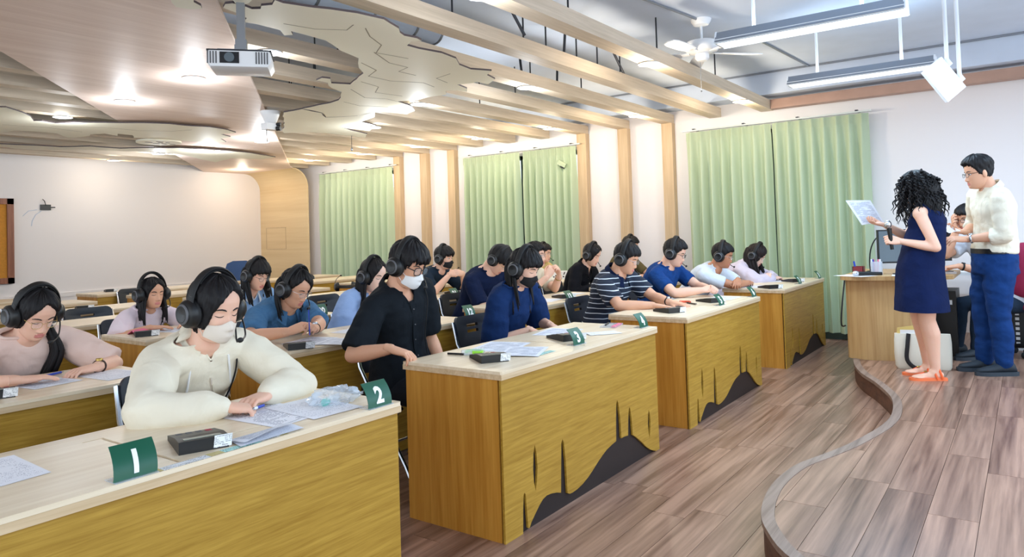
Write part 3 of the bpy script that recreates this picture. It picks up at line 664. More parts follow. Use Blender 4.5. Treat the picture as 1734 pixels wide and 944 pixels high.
def chair(x, y, label, rz=0):
    global CH0
    if CH0 is None: CH0 = chair_proto('folding_chair', label, (x, y, 0)); o = CH0
    else: o = dup(CH0, (x, y, 0), rz, label)
    o.rotation_euler.z = rz; o['group'] = 'dark folding chairs'; return o
# ---- number signs
def sign(num, x, y, label, rz=0.0):
    t = thing('number_sign', label, 'sign', (x, y, DH+.0005), rz, 'green number signs')
    w, h = .056, .082; mb = MB(); rings = []
    for k in range(7):                      # gently curved plate, leaning back
        u = k/6; rings.append([(-w+.012*u, -.02+.05*u*u+.0*u, h*u), (w+.012*u, -.02+.05*u*u, h*u*1.0), (w+.012*u, -.017+.05*u*u, h*u), (-w+.012*u, -.017+.05*u*u, h*u)])
    mb.loft(rings); mb.build('plate', ['sign_green'], t, angle=30)
    MB().box((-w, -.03, 0), (w, .028, .0025)).build('foot', ['clear_plastic'], t, smooth=False)
    cu = bpy.data.curves.new('digits', 'FONT'); cu.body = num; cu.size = .072 if len(num) == 1 else .062; cu.align_x = 'CENTER'; cu.extrude = .0006; cu.offset = .0028; cu.resolution_u = 3
    to = bpy.data.objects.new('digits', cu); COL.objects.link(to); bpy.context.view_layer.update()
    me = bpy.data.meshes.new_from_object(to.evaluated_get(bpy.context.evaluated_depsgraph_get())); bpy.data.objects.remove(to)
    me.materials.clear(); me.materials.append(MATS['sign_white'])
    bm = bmesh.new(); bm.from_mesh(me)
    for k in range(1, 12): bmesh.ops.bisect_plane(bm, geom=bm.verts[:]+bm.edges[:]+bm.faces[:], plane_co=(0, -.02+k*.0075, 0), plane_no=(0, 1, 0))
    bm.to_mesh(me); bm.free()
    for v in me.vertices:                   # lay the digits on the curved plate
        u = (v.co.y+.015)/h; dz = v.co.z; v.co = Vector((v.co.x+.012*u, -.0212+.05*u*u-dz, h*u))
    link('digits', me, t)
    return t
SG = [('1', .93, .03, 'in front of the empty front-left place'), ('2', 1.79, .03, 'beside the clear bag on the front-left desk'), ('3', 3.30, .10, 'in the middle of the black-shirt man\'s desk'), ('4', 4.05, .08, 'right of the white and pink pouch'), ('5', 5.43, .08, 'in the middle of the striped-shirt man\'s desk'), ('6', 6.17, .06, 'at the right end of the striped-shirt man\'s desk'), ('7', 7.65, .05, 'edge-on in the middle of the rightmost front desk'), ('8', 8.45, .04, 'at the far right end of the rightmost front desk'),
      ('12', 4.1, 1.5, 'at the end of the denim-shirt woman\'s desk'), ('13', 5.42, 1.44, 'in front of the man with raised clasped hands'), ('16', 8.24, 1.44, 'behind the white T-shirt man'), ('19', 3.12, 2.74, 'partly hidden behind the hoodie woman\'s microphone'), ('20', 3.75, 2.75, 'at the end of the girl\'s desk'), ('21', 5.39, 2.75, 'in front of the listener in the black mask')]
for n, x, y, w in SG: sign(n, x, y, 'green sign with white number %s %s' % (n, w))
# ---- handheld keypads
def keypad_proto(label, loc, rz):
    t = thing('answer_keypad', label, 'calculator', loc, rz, 'black answer keypads')
    mb = MB(); w, d = .068, .10
    mb.loft([[(-w, -d, 0), (w, -d, 0), (w, -d, .036), (-w, -d, .036)], [(-w, -d*.3, 0), (w, -d*.3, 0), (w, -d*.3, .034), (-w, -d*.3, .034)], [(-w, d, 0), (w, d, 0), (w, d, .014), (-w, d, .014)]]); mb.build('body', ['black_plastic'], t, smooth=False)
    Mx = Matrix.Translation((0, -.0, .0235)) @ Matrix.Rotation(-.1015, 4, 'X')
    MB().obox(Mx, (-.052, -.085, .0), (.052, -.045, .0055)).build('display', ['lcd'], t, smooth=False)
    kb = MB().box((-.0085, -.006, -.002), (.0085, .006, .0035)).mesh('key', ['key_grey'], smooth=False); kr = MB().box((-.0085, -.006, -.002), (.0085, .006, .0035)).mesh('key', ['key_red'], smooth=False)
    for i in range(4):
        for j in range(5):
            k = link('key', kr if (i == 3 and j > 2) else kb, t); k.matrix_local = Mx @ Matrix.Translation((-.042+i*.028, -.028+j*.024, .001))
    lab = MB().loft([[(x+.03, -.1015-.0004*(j), z) for x in (0, .04)] for j, z in ((0, .006), (1, .02), (2, .034))], cap=False, closed=False)
    o = uvquad([(.025, -.1012, .004), (.075, -.1012, .004), (.078, -.104, .04), (.028, -.104, .04)], 'tag', 'label_print', t)
    return t
def uvquad(c, name, mat, parent=None, loc=(0, 0, 0), n=1, thick=.0004, sag=0):
    """thin printed sheet over four corners"""
    me = bpy.data.meshes.new(name); vs = []; c = [Vector(p) for p in c]
    for j in range(n+1):
        for i in range(n+1):
            u, v = i/n, j/n; p = (c[0]*(1-u)+c[1]*u)*(1-v)+(c[3]*(1-u)+c[2]*u)*v
            vs.append(p+Vector((0, 0, sag*math.sin(PI*u)*math.sin(PI*v*.7))))
    N = (n+1)**2; nn = (c[1]-c[0]).cross(c[3]-c[0]).normalized()
    vs2 = [p-nn*thick for p in vs]
    fs = [(j*(n+1)+i, j*(n+1)+i+1, (j+1)*(n+1)+i+1, (j+1)*(n+1)+i) for j in range(n) for i in range(n)]
    me.from_pydata([tuple(p) for p in vs+vs2], [], fs+[tuple(N+i for i in f[::-1]) for f in fs])
    me.materials.append(MATS[mat]); uv = me.uv_layers.new(name='UVMap')
    for l in me.loops:
        k = l.vertex_index % N; uv.data[l.index].uv = ((k % (n+1))/n, (k//(n+1))/n)
    me.polygons.foreach_set('use_smooth', [True]*len(me.polygons)); me.update()
    return link(name, me, parent, loc)
KP = None
def keypad(x, y, rz, label):
    global KP
    if KP is None: KP = keypad_proto(label, (x, y, DH), rz); return KP
    return dup(KP, (x, y, DH), rz, label)
keypad(1.19, .165, -.35, 'black keypad with grey keys in front of the woman in the cream hoodie')
keypad(2.73, .25, -.6, 'black keypad beside the pen on the black-shirt man\'s desk')
keypad(3.45, .26, -.5, 'black keypad behind the number 3 sign, before the navy T-shirt woman')
keypad(4.88, .26, -.55, 'black keypad under the striped-shirt man\'s hands')
keypad(5.66, .24, -.55, 'black keypad behind the number 5 sign, before the royal blue T-shirt')
keypad(7.07, .17, -.7, 'black keypad in front of the man in the white T-shirt')
keypad(7.93, .18, -.7, 'black keypad in front of the woman in the lilac shirt')
keypad(2.56, 1.48, -.5, 'black keypad with a label card at the corner of the denim-shirt woman\'s desk')
keypad(1.14, 1.60, -.3, 'black keypad cut by the left edge before the pink T-shirt woman')
keypad(5.62, 1.62, -.5, 'black keypad just behind the number 13 sign, below raised elbows')
keypad(2.45, 2.95, -.4, 'black keypad on the corner of the girl\'s desk')
keypad(5.66, 2.98, -.5, 'black keypad just behind the number 21 sign')
keypad(3.22, 5.66, -.3, 'black keypad on an empty desk in the fifth row')
keypad(4.62, 8.15, -.3, 'black keypad on the last desk near the white wall')
# ---- papers: (corners), material, label
PZ = DH+.0012
def sheet(c, label, mat='paper_print', lift=0, n=4, sag=.0, cat='paper', name='paper_sheet'):
    cx = sum(p[0] for p in c)/4; cy = sum(p[1] for p in c)/4
    return tag(uvquad([(p[0]-cx, p[1]-cy, (p[2] if len(p) > 2 else 0)) for p in c], name, mat, None, (cx, cy, PZ+lift), n, .0004, sag), label, cat)
def a4(x, y, rz, label, mat='paper_print', lift=0, sag=0, w=.21, h=.297):
    R_ = Matrix.Rotation(rz, 2); c = [R_ @ Vector(p) for p in ((-w/2, -h/2), (w/2, -h/2), (w/2, h/2), (-w/2, h/2))]
    return sheet([(p.x+x, p.y+y) for p in c], label, mat, lift, 4, sag)
sheet([(.71, .25), (.83, .26), (.84, .54), (.62, .56)], 'printed sheet at the left edge on the front-left desk', 'paper_print')
a4(1.53, .26, PI+.06, 'printed table sheet lying left under the hoodie woman\'s hand', 'paper_table', w=.24, h=.31)
a4(1.66, .215, PI-.05, 'printed sheet overlapping the table sheet before the hoodie woman', 'paper_print', .001)
t = thing('folded_leaflet', 'folded white leaflet with open page in front of the hoodie woman', 'paper', (1.36, .055, PZ+.002), .03)
uvquad([(-.13, -.045, 0), (.1, -.045, 0), (.115, .035, 0), (-.11, .04, 0)], 'lower_page', 'paper_print', t, n=4)
uvquad([(-.12, .04, .003), (.115, .035, .003), (.125, -.03, .03), (-.115, -.045, .008)], 'upper_page', 'paper_print_dense', t, n=4, sag=.004)
t = thing('label_strip', 'row of taped name labels along the front-left desk edge', 'label', (1.0, .0, DH+.0006))
for x0, x1, mt, y0 in ((-.045, .0, 'label_olive', .002), (.0, .135, 'label_print', .0), (.135, .18, 'label_olive', .004), (.18, .30, 'label_teal', .004), (.30, .37, 'label_print', .01), (.37, .40, 'label_olive', .008)):
    uvquad([(x0, y0, 0), (x1, y0, 0), (x1, y0+.032, 0), (x0, y0+.032, 0)], 'label', mt, t)
a4(3.06, .43, PI/2+.25, 'printed sheet at the back of the desk behind the lime marker', 'paper_print_dense', w=.24, h=.32)
a4(2.98, .22, PI/2+.4, 'printed booklet page between the keypad and the number 3 sign', 'paper_print_dense', .0015, .004)
tag(uvquad([(-.05, -.02, 0), (.1, -.02, 0), (.1, .02, 0), (-.05, .02, 0)], 'label_strip', 'label_teal', None, (2.97, .1, PZ), 2), 'teal label strip on the edge left of the number 3 sign', 'label')
a4(3.66, .44, PI/2+.2, 'printed sheet before the woman in the black mask', 'paper_print_dense', w=.22, h=.31)
a4(3.72, .17, .9, 'small white answer slip left of the number 4 sign', 'paper_print', .001, .003, .12, .2)
a4(5.17, .36, PI/2+.2, 'printed sheet under the striped-shirt man\'s fingers', 'paper_print', w=.21, h=.3)
a4(5.98, .24, PI/2, 'printed sheet between the number 5 and number 6 signs', 'paper_print_dense')
a4(7.2, .40, PI/2+.2, 'printed sheet under the crossed arms of the white T-shirt man', 'paper_print')
a4(7.98, .40, PI/2+.2, 'printed sheet before the woman in the lilac shirt', 'paper_print')
a4(2.76, 1.62, PI/2+.3, 'printed sheet under the denim-shirt woman\'s hands', 'paper_print_dense')
a4(2.80, 1.44, PI/2+.5, 'second printed sheet, nearest the front edge of the denim-shirt woman\'s desk', 'paper_print_dense', .001, .003, .18, .26)
a4(3.20, 1.72, PI/2+.2, 'printed sheet left of the black-shirt man\'s arm', 'paper_print', w=.2, h=.28)
a4(1.36, 1.74, .15, 'printed sheet under the pink T-shirt woman\'s pen', 'paper_print_dense')
a4(1.62, 1.62, .1, 'printed sheet at the right end of the pink T-shirt woman\'s desk', 'paper_print', w=.2, h=.27)
a4(2.66, 3.05, .3, 'printed sheet before the girl with the headset', 'paper_print_dense')
a4(5.02, 3.05, PI/2, 'printed sheet on the masked listener\'s desk, left of sign 21', 'paper_print')
a4(5.35, 1.63, PI/2+.2, 'printed sheet on the bowing man\'s desk, left of sign 13', 'paper_print')
a4(5.95, 1.76, PI/2, 'printed sheet under the clasped-hands man\'s elbows', 'paper_print')
a4(3.4, 4.4, .2, 'white sheet on the desk behind the woman with round glasses', 'paper_print')
# ---- pens and small things
def pen(a, b, mats, label, r=.0055, z=DH):
    a, b = Vector((*a, z+r+.001)), Vector((*b, z+r+.001)); d_ = b-a; c = (a+b)/2
    t = thing('pen', label, 'pen', c)
    MB().tube([a-c, a+d_*.62-c], r, 10).build('barrel', [mats[0]], t)
    MB().tube([a+d_*.62-c, a+d_*.9-c], r*1.05, 10).build('grip', [mats[1]], t)
    MB().tube([a+d_*.9-c, b-c], [r*.9, r*.2], 10).build('tip', ['chrome'], t)
    return t
pen((1.36, 1.83), (1.52, 1.89), ('pen_blue', 'pen_blue'), 'blue ballpoint pen on the pink T-shirt woman\'s sheet', z=DH+.002)
pen((2.74, .52), (2.77, .37), ('black_plastic', 'clear_plastic'), 'black and clear pen near the lime marker')
pen((2.43, 3.29), (2.54, 3.27), ('pen_blue', 'black_plastic'), 'dark blue pen beside the girl\'s pink pouch')
pen((5.47, .36), (5.38, .24), ('black_plastic', 'black_plastic'), 'black pen lying against the orange cord')
t = thing('lanyard_clip', 'orange-red clip lying by a black pen on the third front desk', 'clip', (5.44, .36, DH+.012))
MB().tube([(-.05, .02, 0), (0, .045, .005), (.05, .03, 0), (.06, -.01, 0), (.02, -.03, 0)], .009, 8).build('loop', ['pen_red'], t); MB().ball((-.05, .02, 0), (.018, .012, .01), 10, 6).build('buckle', ['orange'], t)
t = thing('marker_case', 'clear case with lime green marker on the black-shirt man\'s desk', 'stationery', (2.81, .41, DH+.013))
MB().tube([(-.05, .035, 0), (.05, -.03, 0)], [.014, .014], 12).build('case', ['clear_plastic'], t)
MB().tube([(-.02, .03, -.004), (.0, .045, .0), (.03, .02, .0), (.045, -.025, -.003), (.01, -.04, -.004), (-.02, -.01, .0)], .008, 8).build('marker', ['lime'], t)
t = thing('pouch', 'flat white and pink pouch with a black pen left of number 4', 'pouch', (4.02, .27, DH+.002), .2)
MB().box((-.09, -.05, 0), (.09, .05, .008)).build('pouch_body', ['clear_plastic'], t, smooth=False); MB().box((-.08, -.045, -.001), (.08, -.02, .009)).build('pink_band', ['pink_cloth'], t, smooth=False); MB().tube([(-.06, .02, .013), (.04, .03, .013)], .005, 8).build('pen', ['black_plastic'], t)
t = thing('pencil_pouch', 'bright pink cloth pouch on the girl\'s desk', 'pouch', (2.50, 3.10, DH), .3)
MB().loft([[(-.09, -.035, 0), (.09, -.035, 0), (.085, 0, .022), (.09, .035, 0), (-.09, .035, 0), (-.085, 0, .024)]*1, [(-.085, -.03, .012), (.085, -.03, .012), (.08, 0, .03), (.085, .03, .012), (-.085, .03, .012), (-.08, 0, .03)]]).build('cloth', ['pink_cloth'], t)
# crumpled clear bag with a small bottle
t = thing('plastic_bag', 'crumpled clear plastic bag with a teal capped bottle beside number 2', 'bag', (1.765, .22, DH))
rnd = random.Random(4); bm = bmesh.new(); bmesh.ops.create_icosphere(bm, subdivisions=4, radius=1)
for v in bm.verts:
    k = 1+.35*noise.noise(v.co*2.2)+.22*noise.noise(v.co*6); v.co = Vector((v.co.x*.095*k, v.co.y*.075*k, max(0, v.co.z*.03*k+.022+.012*noise.noise(v.co*5))))
me = bpy.data.meshes.new('film'); bm.to_mesh(me); bm.free(); me.materials.append(MATS['clear_plastic']); link('film', me, t)
MB().tube([(-.06, -.02, .014), (.03, .02, .014)], .012, 12).build('bottle', ['clear_plastic'], t); MB().tube([(-.075, -.027, .014), (-.055, -.018, .014)], .0135, 12).build('cap', ['teal_cap'], t)
t = thing('eyeglasses', 'folded gold-rimmed eyeglasses lying behind the number 12 sign', 'glasses', (3.93, 1.84, DH+.002), .4)
for s in (-1, 1): MB().tube([(s*.033+.025*math.cos(a), 0+.004*math.sin(a), .022+.02*math.sin(a)) for a in [2*PI*k/18 for k in range(18)]], .0016, 6, closed=True).build('rim', ['gold'], t)
MB().tube([(-.06, 0, .03), (-.055, .1, .004)], .0015, 6).tube([(.06, 0, .03), (.05, .1, .004)], .0015, 6).tube([(-.01, 0, .027), (.01, 0, .027)], .0015, 6).build('temples', ['gold'], t)
t = thing('storage_tin', 'white tin with dark blotches on a desk behind the raised clasped hands', 'box', (7.9, 3.05, DH))
MB().box((-.12, -.07, 0), (.12, .07, .1)).build('tin', ['white_plastic'], t, smooth=False)
mb = MB(); rnd = random.Random(8)
for k in range(9): x, z = rnd.uniform(-.1, .08), rnd.uniform(.01, .08); mb.box((x, -.0715, z), (x+.02, -.069, z+.015)).box((-.1215, x*.5, z), (-.119, x*.5+.02, z+.015))
mb.build('blotch', ['strap_brown'], t, smooth=False)
# ================================================================== TEACHER'S CORNER
SZ = STAGE_Z
t = thing('teacher_desk', 'veneered teacher desk with rounded top on the platform', 'desk', (7.0, -.55, SZ))
# outline in plan: rounded front corner towards the room
top = [(-.10, .05), (-.16, 0), (-.17, -.12), (-.11, -.40), (-.02, -.62), (.1, -.8), (.9, -.8), (1.0, -.6), (1.0, .05)]
top = [(p.x, p.y) for p in spline([(x, y, 0) for x, y in top[:6]], 4)] + top[6:]
MB().prism(top, .705, .74).build('worktop', ['teacher_desk'], t, angle=30)
bod = MB(); po = [(.02, .0), (.0, -.02), (-.03, -.18), (.04, -.42), (.12, -.62)]
po = [(p.x, p.y) for p in spline([(x, y, 0) for x, y in po], 4)]; inn = offs(po, .03)
bod.loft([[(a[0], a[1], 0), (a[0], a[1], .705), (b[0], b[1], .705), (b[0], b[1], 0)] for a, b in zip(po, inn)]); bod.build('curved_panel', ['teacher_desk'], t, angle=35)
MB().box((.02, .0, 0), (.95, .025, .705)).build('back_panel', ['teacher_desk'], t, smooth=False)
MB().box((.3, -.62, 0), (.325, -.02, .705)).box((.86, -.62, 0), (.885, 0, .705)).build('inner_panel', ['desk_dark'], t, smooth=False)
MB().box((.15, -.66, .60), (.86, -.3, .625)).build('keyboard_tray', ['desk_dark'], t, smooth=False)
TZ = SZ+.74
uvquad([(-.02, -.0005, 0), (.055, -.0005, 0), (.055, -.0005, .03), (-.02, -.0005, .03)], 'name_tag', 'label_print', t).matrix_local = Matrix.Translation((-.148, -.14, .707)) @ Matrix.Rotation(PI/2+.2, 4, 'Z') @ Matrix.Rotation(PI, 4, 'Z')
def monitor(x, y, z, rz, label, w=.25, h=.165, scr='screen_grey'):
    t = thing('monitor', label, 'monitor', (x, y, z), rz)
    MB().box((-w, -.012, .1), (w, .02, .1+2*h)).build('case', ['black_plastic'], t, smooth=False)
    MB().box((-w+.012, -.0135, .115), (w-.012, -.0115, .1+2*h-.012)).build('screen', [scr], t, smooth=False)
    MB().box((-.025, .0, .0), (.025, .018, .16)).build('neck', ['black_plastic'], t, smooth=False)
    MB().lathe([(.001, .0), (.1, 0), (.1, .008), (.001, .014)], 24).build('base', ['black_plastic'], t)
    return t
monitor(7.2, -.98, TZ, -1.15, 'black monitor with grey screen left of the woman in the navy dress', .22, .15)
monitor(7.52, -1.12, TZ, -1.2, 'second black monitor seen between the two standing people', .2, .14, 'screen_dark')
t = thing('gooseneck_microphone', 'black gooseneck microphone curving up beside the monitor', 'microphone', (7.2, -.70, TZ))
MB().lathe([(.001, 0), (.05, 0), (.05, .02), (.02, .03), (.001, .03)], 20).build('base', ['black_plastic'], t)
MB().tube(bez((0, 0, .02), (-.02, .02, .3), (.06, -.1, .36), 12), .006, 8).build('gooseneck', ['black_plastic'], t); MB().tube([(.05, -.09, .355), (.08, -.12, .365)], .012, 10).build('capsule', ['black_soft'], t)
t = thing('pen_box', 'dark red box holding a blue pen on the teacher desk', 'pen holder', (7.1, -.62, TZ))
bx = MB()
for lo, hi in (((-.045, -.045, 0), (.045, .045, .006)), ((-.045, -.045, 0), (.045, -.04, .075)), ((-.045, .04, 0), (.045, .045, .075)), ((-.045, -.045, 0), (-.04, .045, .075)), ((.04, -.045, 0), (.045, .045, .075))): bx.box(lo, hi)
bx.build('box', ['red_cup'], t, smooth=False); MB().tube([(0, .02, .01), (.01, .04, .12)], .008, 8).build('pen', ['pen_blue'], t)
t = thing('marker_tub', 'clear plastic tub of pens on the teacher desk', 'pen holder', (7.08, -.77, TZ))
MB().lathe([(.05, 0), (.05, .12), (.046, .12), (.046, .005), (.001, .005), (.001, 0)], 20).build('tub', ['clear_plastic'], t)
rnd = random.Random(3)
for k in range(6):
    a = rnd.random()*6.28; MB().tube([(.03*math.cos(a), .03*math.sin(a), .008), (.04*math.cos(a+.3), .04*math.sin(a+.3), .14)], .006, 8).build('marker', [('paper_white', 'pink_cloth', 'pen_blue', 'white_plastic')[k % 4]], t)
t = thing('handheld_microphone', 'silver-headed wireless microphone lying on the teacher desk', 'microphone', (6.92, -.70, TZ+.022), -1.1)
MB().tube([(-.06, 0, 0), (.14, 0, -.004)], [.019, .014], 14).build('handle', ['black_plastic'], t); MB().ball((-.075, 0, 0), (.03, .025, .025), 14, 10).build('grille', ['steel'], t)
def tpaper(x, y, rz, label, w=.21, h=.3, lift=0.001):
    R_ = Matrix.Rotation(rz, 2); c = [R_ @ Vector(p) for p in ((-w/2, -h/2), (w/2, -h/2), (w/2, h/2), (-w/2, h/2))]
    o = uvquad([(p.x, p.y, 0) for p in c], 'paper_sheet', 'paper_print', None, (x, y, TZ+lift), 3); return tag(o, label, 'paper')
tpaper(6.93, -.62, -.5, 'sheet overhanging the rounded corner of the teacher desk')
tpaper(7.02, -1.05, .1, 'sheet lying before the monitor on the teacher desk', lift=.002)
t = thing('desktop_computer', 'black tower computer with a white label under the teacher desk', 'computer', (7.6, -1.25, SZ))
MB().box((-.2, -.09, 0), (.2, .09, .58)).build('case', ['black_plastic'], t, smooth=False); MB().box((-.203, -.06, .46), (-.199, .06, .5)).build('label', ['white_plastic'], t, smooth=False)
t = thing('rack_cabinet', 'dark equipment cabinet with white trim at the right edge', 'cabinet', (8.2, -1.95, SZ))
MB().box((-.2, -.25, 0), (.25, .3, .5)).build('cabinet', ['black_plastic'], t, smooth=False)
mb = MB()
for k in range(9): MB().box((-.204, .17, .05+k*.045), (-.199, .2, .075+k*.045)).build('rail_tab', ['white_plastic'], t, smooth=False)
MB().box((-.21, -.25, .0), (-.2, .3, .03)).build('bottom_trim', ['white_plastic'], t, smooth=False)
t = thing('side_table', 'white low table with a keyboard behind the standing man', 'table', (8.35, -1.55, SZ))
MB().box((-.35, -.7, .68), (.35, .45, .71)).build('tabletop', ['white_plastic'], t, smooth=False)
for sx in (-.32, .32):
    for sy in (-.67, .42): MB().box((sx-.02, sy-.02, 0), (sx+.02, sy+.02, .68)).build('leg', ['grey_metal'], t, smooth=False)
t = thing('keyboard', 'light grey keyboard between the two standing people', 'keyboard', (7.28, -1.15, TZ), -1.2)
MB().box((-.2, -.07, 0), (.2, .07, .018)).build('case', ['white_plastic'], t, smooth=False)
mb = MB()
for i in range(14):
    for j in range(5): mb.box((-.19+i*.027, -.06+j*.024, .018), (-.168+i*.027, -.041+j*.024, .024))
o = mb.build('keys', ['key_grey'], t, smooth=False); o['kind'] = 'stuff'
t = thing('office_chair', 'burgundy office chair with black armrests at the right edge', 'chair', (7.72, -1.98, SZ), 1.2)
def cushion(lo, hi, mat, name, rot=None):
    bm = bmesh.new(); bmesh.ops.create_cube(bm, size=1); bmesh.ops.subdivide_edges(bm, edges=bm.edges[:], cuts=5, use_grid_fill=True)
    c = (Vector(lo)+Vector(hi))/2; s = Vector(hi)-Vector(lo); mb = MB()
    for v in bm.verts:
        p = v.co*2; q = Vector([p[i]*math.sqrt(max(0, 1-p[(i+1) % 3]**2*.28-p[(i+2) % 3]**2*.28+p[(i+1) % 3]**2*p[(i+2) % 3]**2*.1)) for i in range(3)]); v.co = Vector([c[i]+q[i]*s[i]/2 for i in range(3)])
        if rot: v.co = rot @ v.co
    bm.verts.index_update(); mb.add([v.co for v in bm.verts], [[v.index for v in f.verts] for f in bm.faces]); o = mb.build(name, [mat], t, angle=80); bm.free(); return o
cushion((-.24, -.24, .40), (.24, .24, .50), 'burgundy', 'seat'); cushion((-.23, .20, .52), (.23, .30, 1.0), 'burgundy', 'backrest')
for s in (-1, 1): MB().tube([(s*.26, .1, .42), (s*.29, .1, .6), (s*.29, -.15, .64), (s*.29, .15, .64)], .018, 8).build('armrest', ['black_plastic'], t)
MB().tube([(0, 0, .1), (0, 0, .4)], .028, 12).build('gas_lift', ['dark_metal'], t); MB().box((-.02, .2, .42), (.02, .24, .7)).build('back_bar', ['black_plastic'], t, smooth=False)
for k in range(5):
    a = 2*PI*k/5; MB().tube([(0, 0, .1), (.26*math.cos(a), .26*math.sin(a), .065)], [.03, .018], 8).build('base_spoke', ['black_plastic'], t); MB().ball((.26*math.cos(a), .26*math.sin(a), .03), .03, 10, 8).build('caster', ['black_rubber'], t)
# tote bag with an envelope, standing in front of the desk panel
t = thing('tote_bag', 'cream canvas tote bag with black straps by the woman\'s feet', 'bag', (6.72, -1.14, SZ), -1.33)
mb = MB(); rings = []
for u, wx, wy in ((0, .19, .05), (.02, .2, .058), (.12, .205, .055), (.22, .205, .035), (.285, .2, .02)):
    rings.append([(wx*c_, wy*s_ + .006*math.sin(c_*6+u*20), u) for c_, s_ in [(1, -.6), (.9, -1), (.3, -1.05), (-.3, -1), (-.9, -1), (-1, -.6), (-1, .6), (-.9, 1), (0, 1), (.9, 1), (1, .6)]])
mb.loft(rings, cap=True); mb.build('canvas', ['canvas'], t, angle=60)
MB().tube(spline([(-.10, -.025, .285), (-.115, -.062, .2), (-.125, -.088, .08), (-.06, -.10, .014), (.04, -.115, .012), (.09, -.095, .06)], 5), .016, 8, flat=.3, up=(0, 1, 0)).build('strap', ['strap_black'], t)
MB().prism([(.07+.04*math.cos(a), .09+.05*math.sin(a)) for a in [2*PI*k/20 for k in range(20)]], .056, .059, Matrix.Rotation(PI/2, 4, 'X')).build('printed_emblem', ['gold'], t, smooth=False)
t = thing('envelope', 'yellow envelope with a white label sticking out of the tote bag', 'envelope', (6.69, -1.045, SZ+.20), -1.33)
MB().prism([(-.09, 0), (.1, 0), (.11, .12), (.04, .15), (-.08, .13)], -.004, .004, Matrix.Rotation(PI/2, 4, 'X')).build('sleeve', ['envelope'], t, smooth=False)
MB().box((-.06, -.0055, .06), (.07, -.0042, .115)).build('label', ['white_plastic'], t, smooth=False)
tag(MB().tube(spline([(7.0, -.52, SZ+.72), (6.95, -.50, SZ+.5), (6.97, -.48, SZ+.3), (7.04, -.50, SZ+.28)], 5), .007, 6).build('desk_cable', ['dark_metal'], None), 'dark cable hanging down the corner of the teacher desk', 'cable')
t = thing('upholstered_chair', 'bright blue plastic armchair at the back beside the veneer panel', 'chair', (6.9, 8.6, 0), 2.4)
MB().prism([(-.2, 0), (.2, 0), (.23, .3), (.19, .42), (.1, .46), (-.1, .46), (-.19, .42), (-.23, .3)], -.02, .02, Matrix.Translation((0, .2, .6)) @ Matrix.Rotation(PI/2, 4, 'X')).build('backrest', ['chair_blue'], t, angle=50)
MB().box((-.22, -.2, .42), (.22, .22, .47)).build('seat', ['chair_blue'], t, smooth=False)
for sx in (-1, 1):
    MB().tube([(sx*.24, .18, .45), (sx*.27, .15, .68), (sx*.27, -.12, .68), (sx*.25, -.14, .45)], .014, 8).build('armrest', ['black_plastic'], t)
    for sy in (-.17, .18): MB().tube([(sx*.19, sy, 0), (sx*.19, sy, .42)], .014, 8).build('leg', ['chrome'], t)
# ================================================================== PEOPLE
for nm, c in (('skin_light', (236, 192, 168)), ('skin_mid', (222, 172, 142)), ('skin_tan', (196, 140, 108)), ('skin_fair', (240, 204, 186))):
    m, nt, b = _new(nm); L = s2l(c); f = _noise(nt, _coord(nt), 14, 3)
    nt.links.new(_mix(nt, f, tuple(v*w for v, w in zip(L, (.96, .86, .82))), L), b.inputs['Base Color'])
    b.inputs['Roughness'].default_value = .5; b.inputs['Specular IOR Level'].default_value = .35
    b.inputs['Subsurface Weight'].default_value = .12; b.inputs['Subsurface Radius'].default_value = (.6, .2, .1); b.inputs['Subsurface Scale'].default_value = .012
plain('lip', (208, 130, 122), .45); plain('lip_pale', (206, 132, 120), .5)
plain('lash', (30, 22, 22), .6); plain('brow', (48, 38, 36), .8); plain('eye_white', (230, 226, 222), .25); plain('iris', (34, 24, 22), .15)
def hairmat(name, rgb):
    m, nt, b = _new(name); v = _coord(nt, (90, 90, 9)); f = _noise(nt, v, 1.0, 3, .6)
    c = s2l(rgb); nt.links.new(_mix(nt, f, tuple(x*.5 for x in c), tuple(x*1.5 for x in c)), b.inputs['Base Color'])
    b.inputs['Roughness'].default_value = .55; b.inputs['Specular IOR Level'].default_value = .25; _bump(nt, b, f, .35, .004)
hairmat('hair_black', (24, 22, 24)); hairmat('hair_dark', (34, 26, 26)); hairmat('hair_brown', (48, 32, 28))
fabric('cl_cream', (240, 232, 212), (226, 216, 194)); fabric('cl_pink', (238, 212, 200), (226, 196, 184)); fabric('cl_whitepink', (240, 228, 234), (228, 206, 216))
fabric('cl_skyblue', (150, 186, 228), (126, 162, 208)); fabric('cl_denim', (82, 126, 164), (60, 98, 136), scale=24); fabric('cl_palesky', (164, 190, 232), (146, 172, 218))
fabric('cl_black', (26, 32, 38), (18, 22, 28)); fabric('cl_navy', (24, 52, 100), (16, 38, 78)); fabric('cl_darkteal', (30, 46, 62), (22, 34, 48))
fabric('cl_deepnavy', (20, 34, 68), (14, 24, 50)); fabric('cl_ivory', (232, 222, 200), (218, 206, 180)); fabric('cl_beige', (222, 200, 140), (208, 184, 122)); fabric('cl_blackjacket', (22, 22, 28), (16, 16, 20))
fabric('cl_olive', (106, 94, 62), (88, 76, 48)); fabric('cl_royal', (28, 74, 140), (18, 50, 104), scale=16); fabric('cl_white', (226, 232, 240), (206, 214, 226)); fabric('cl_lilac', (222, 212, 226), (204, 194, 212))
fabric('cl_dress', (16, 32, 76), (12, 24, 58), wr=.3); fabric('cl_shirt', (238, 232, 214), (220, 212, 190), wr=.5); fabric('cl_trouser', (24, 62, 122), (18, 48, 98), wr=.45); fabric('cl_jeans', (40, 56, 74), (28, 40, 56)); fabric('cl_darkpants', (30, 34, 42), (22, 26, 32)); fabric('cl_greyshort', (176, 184, 190), (150, 160, 166))
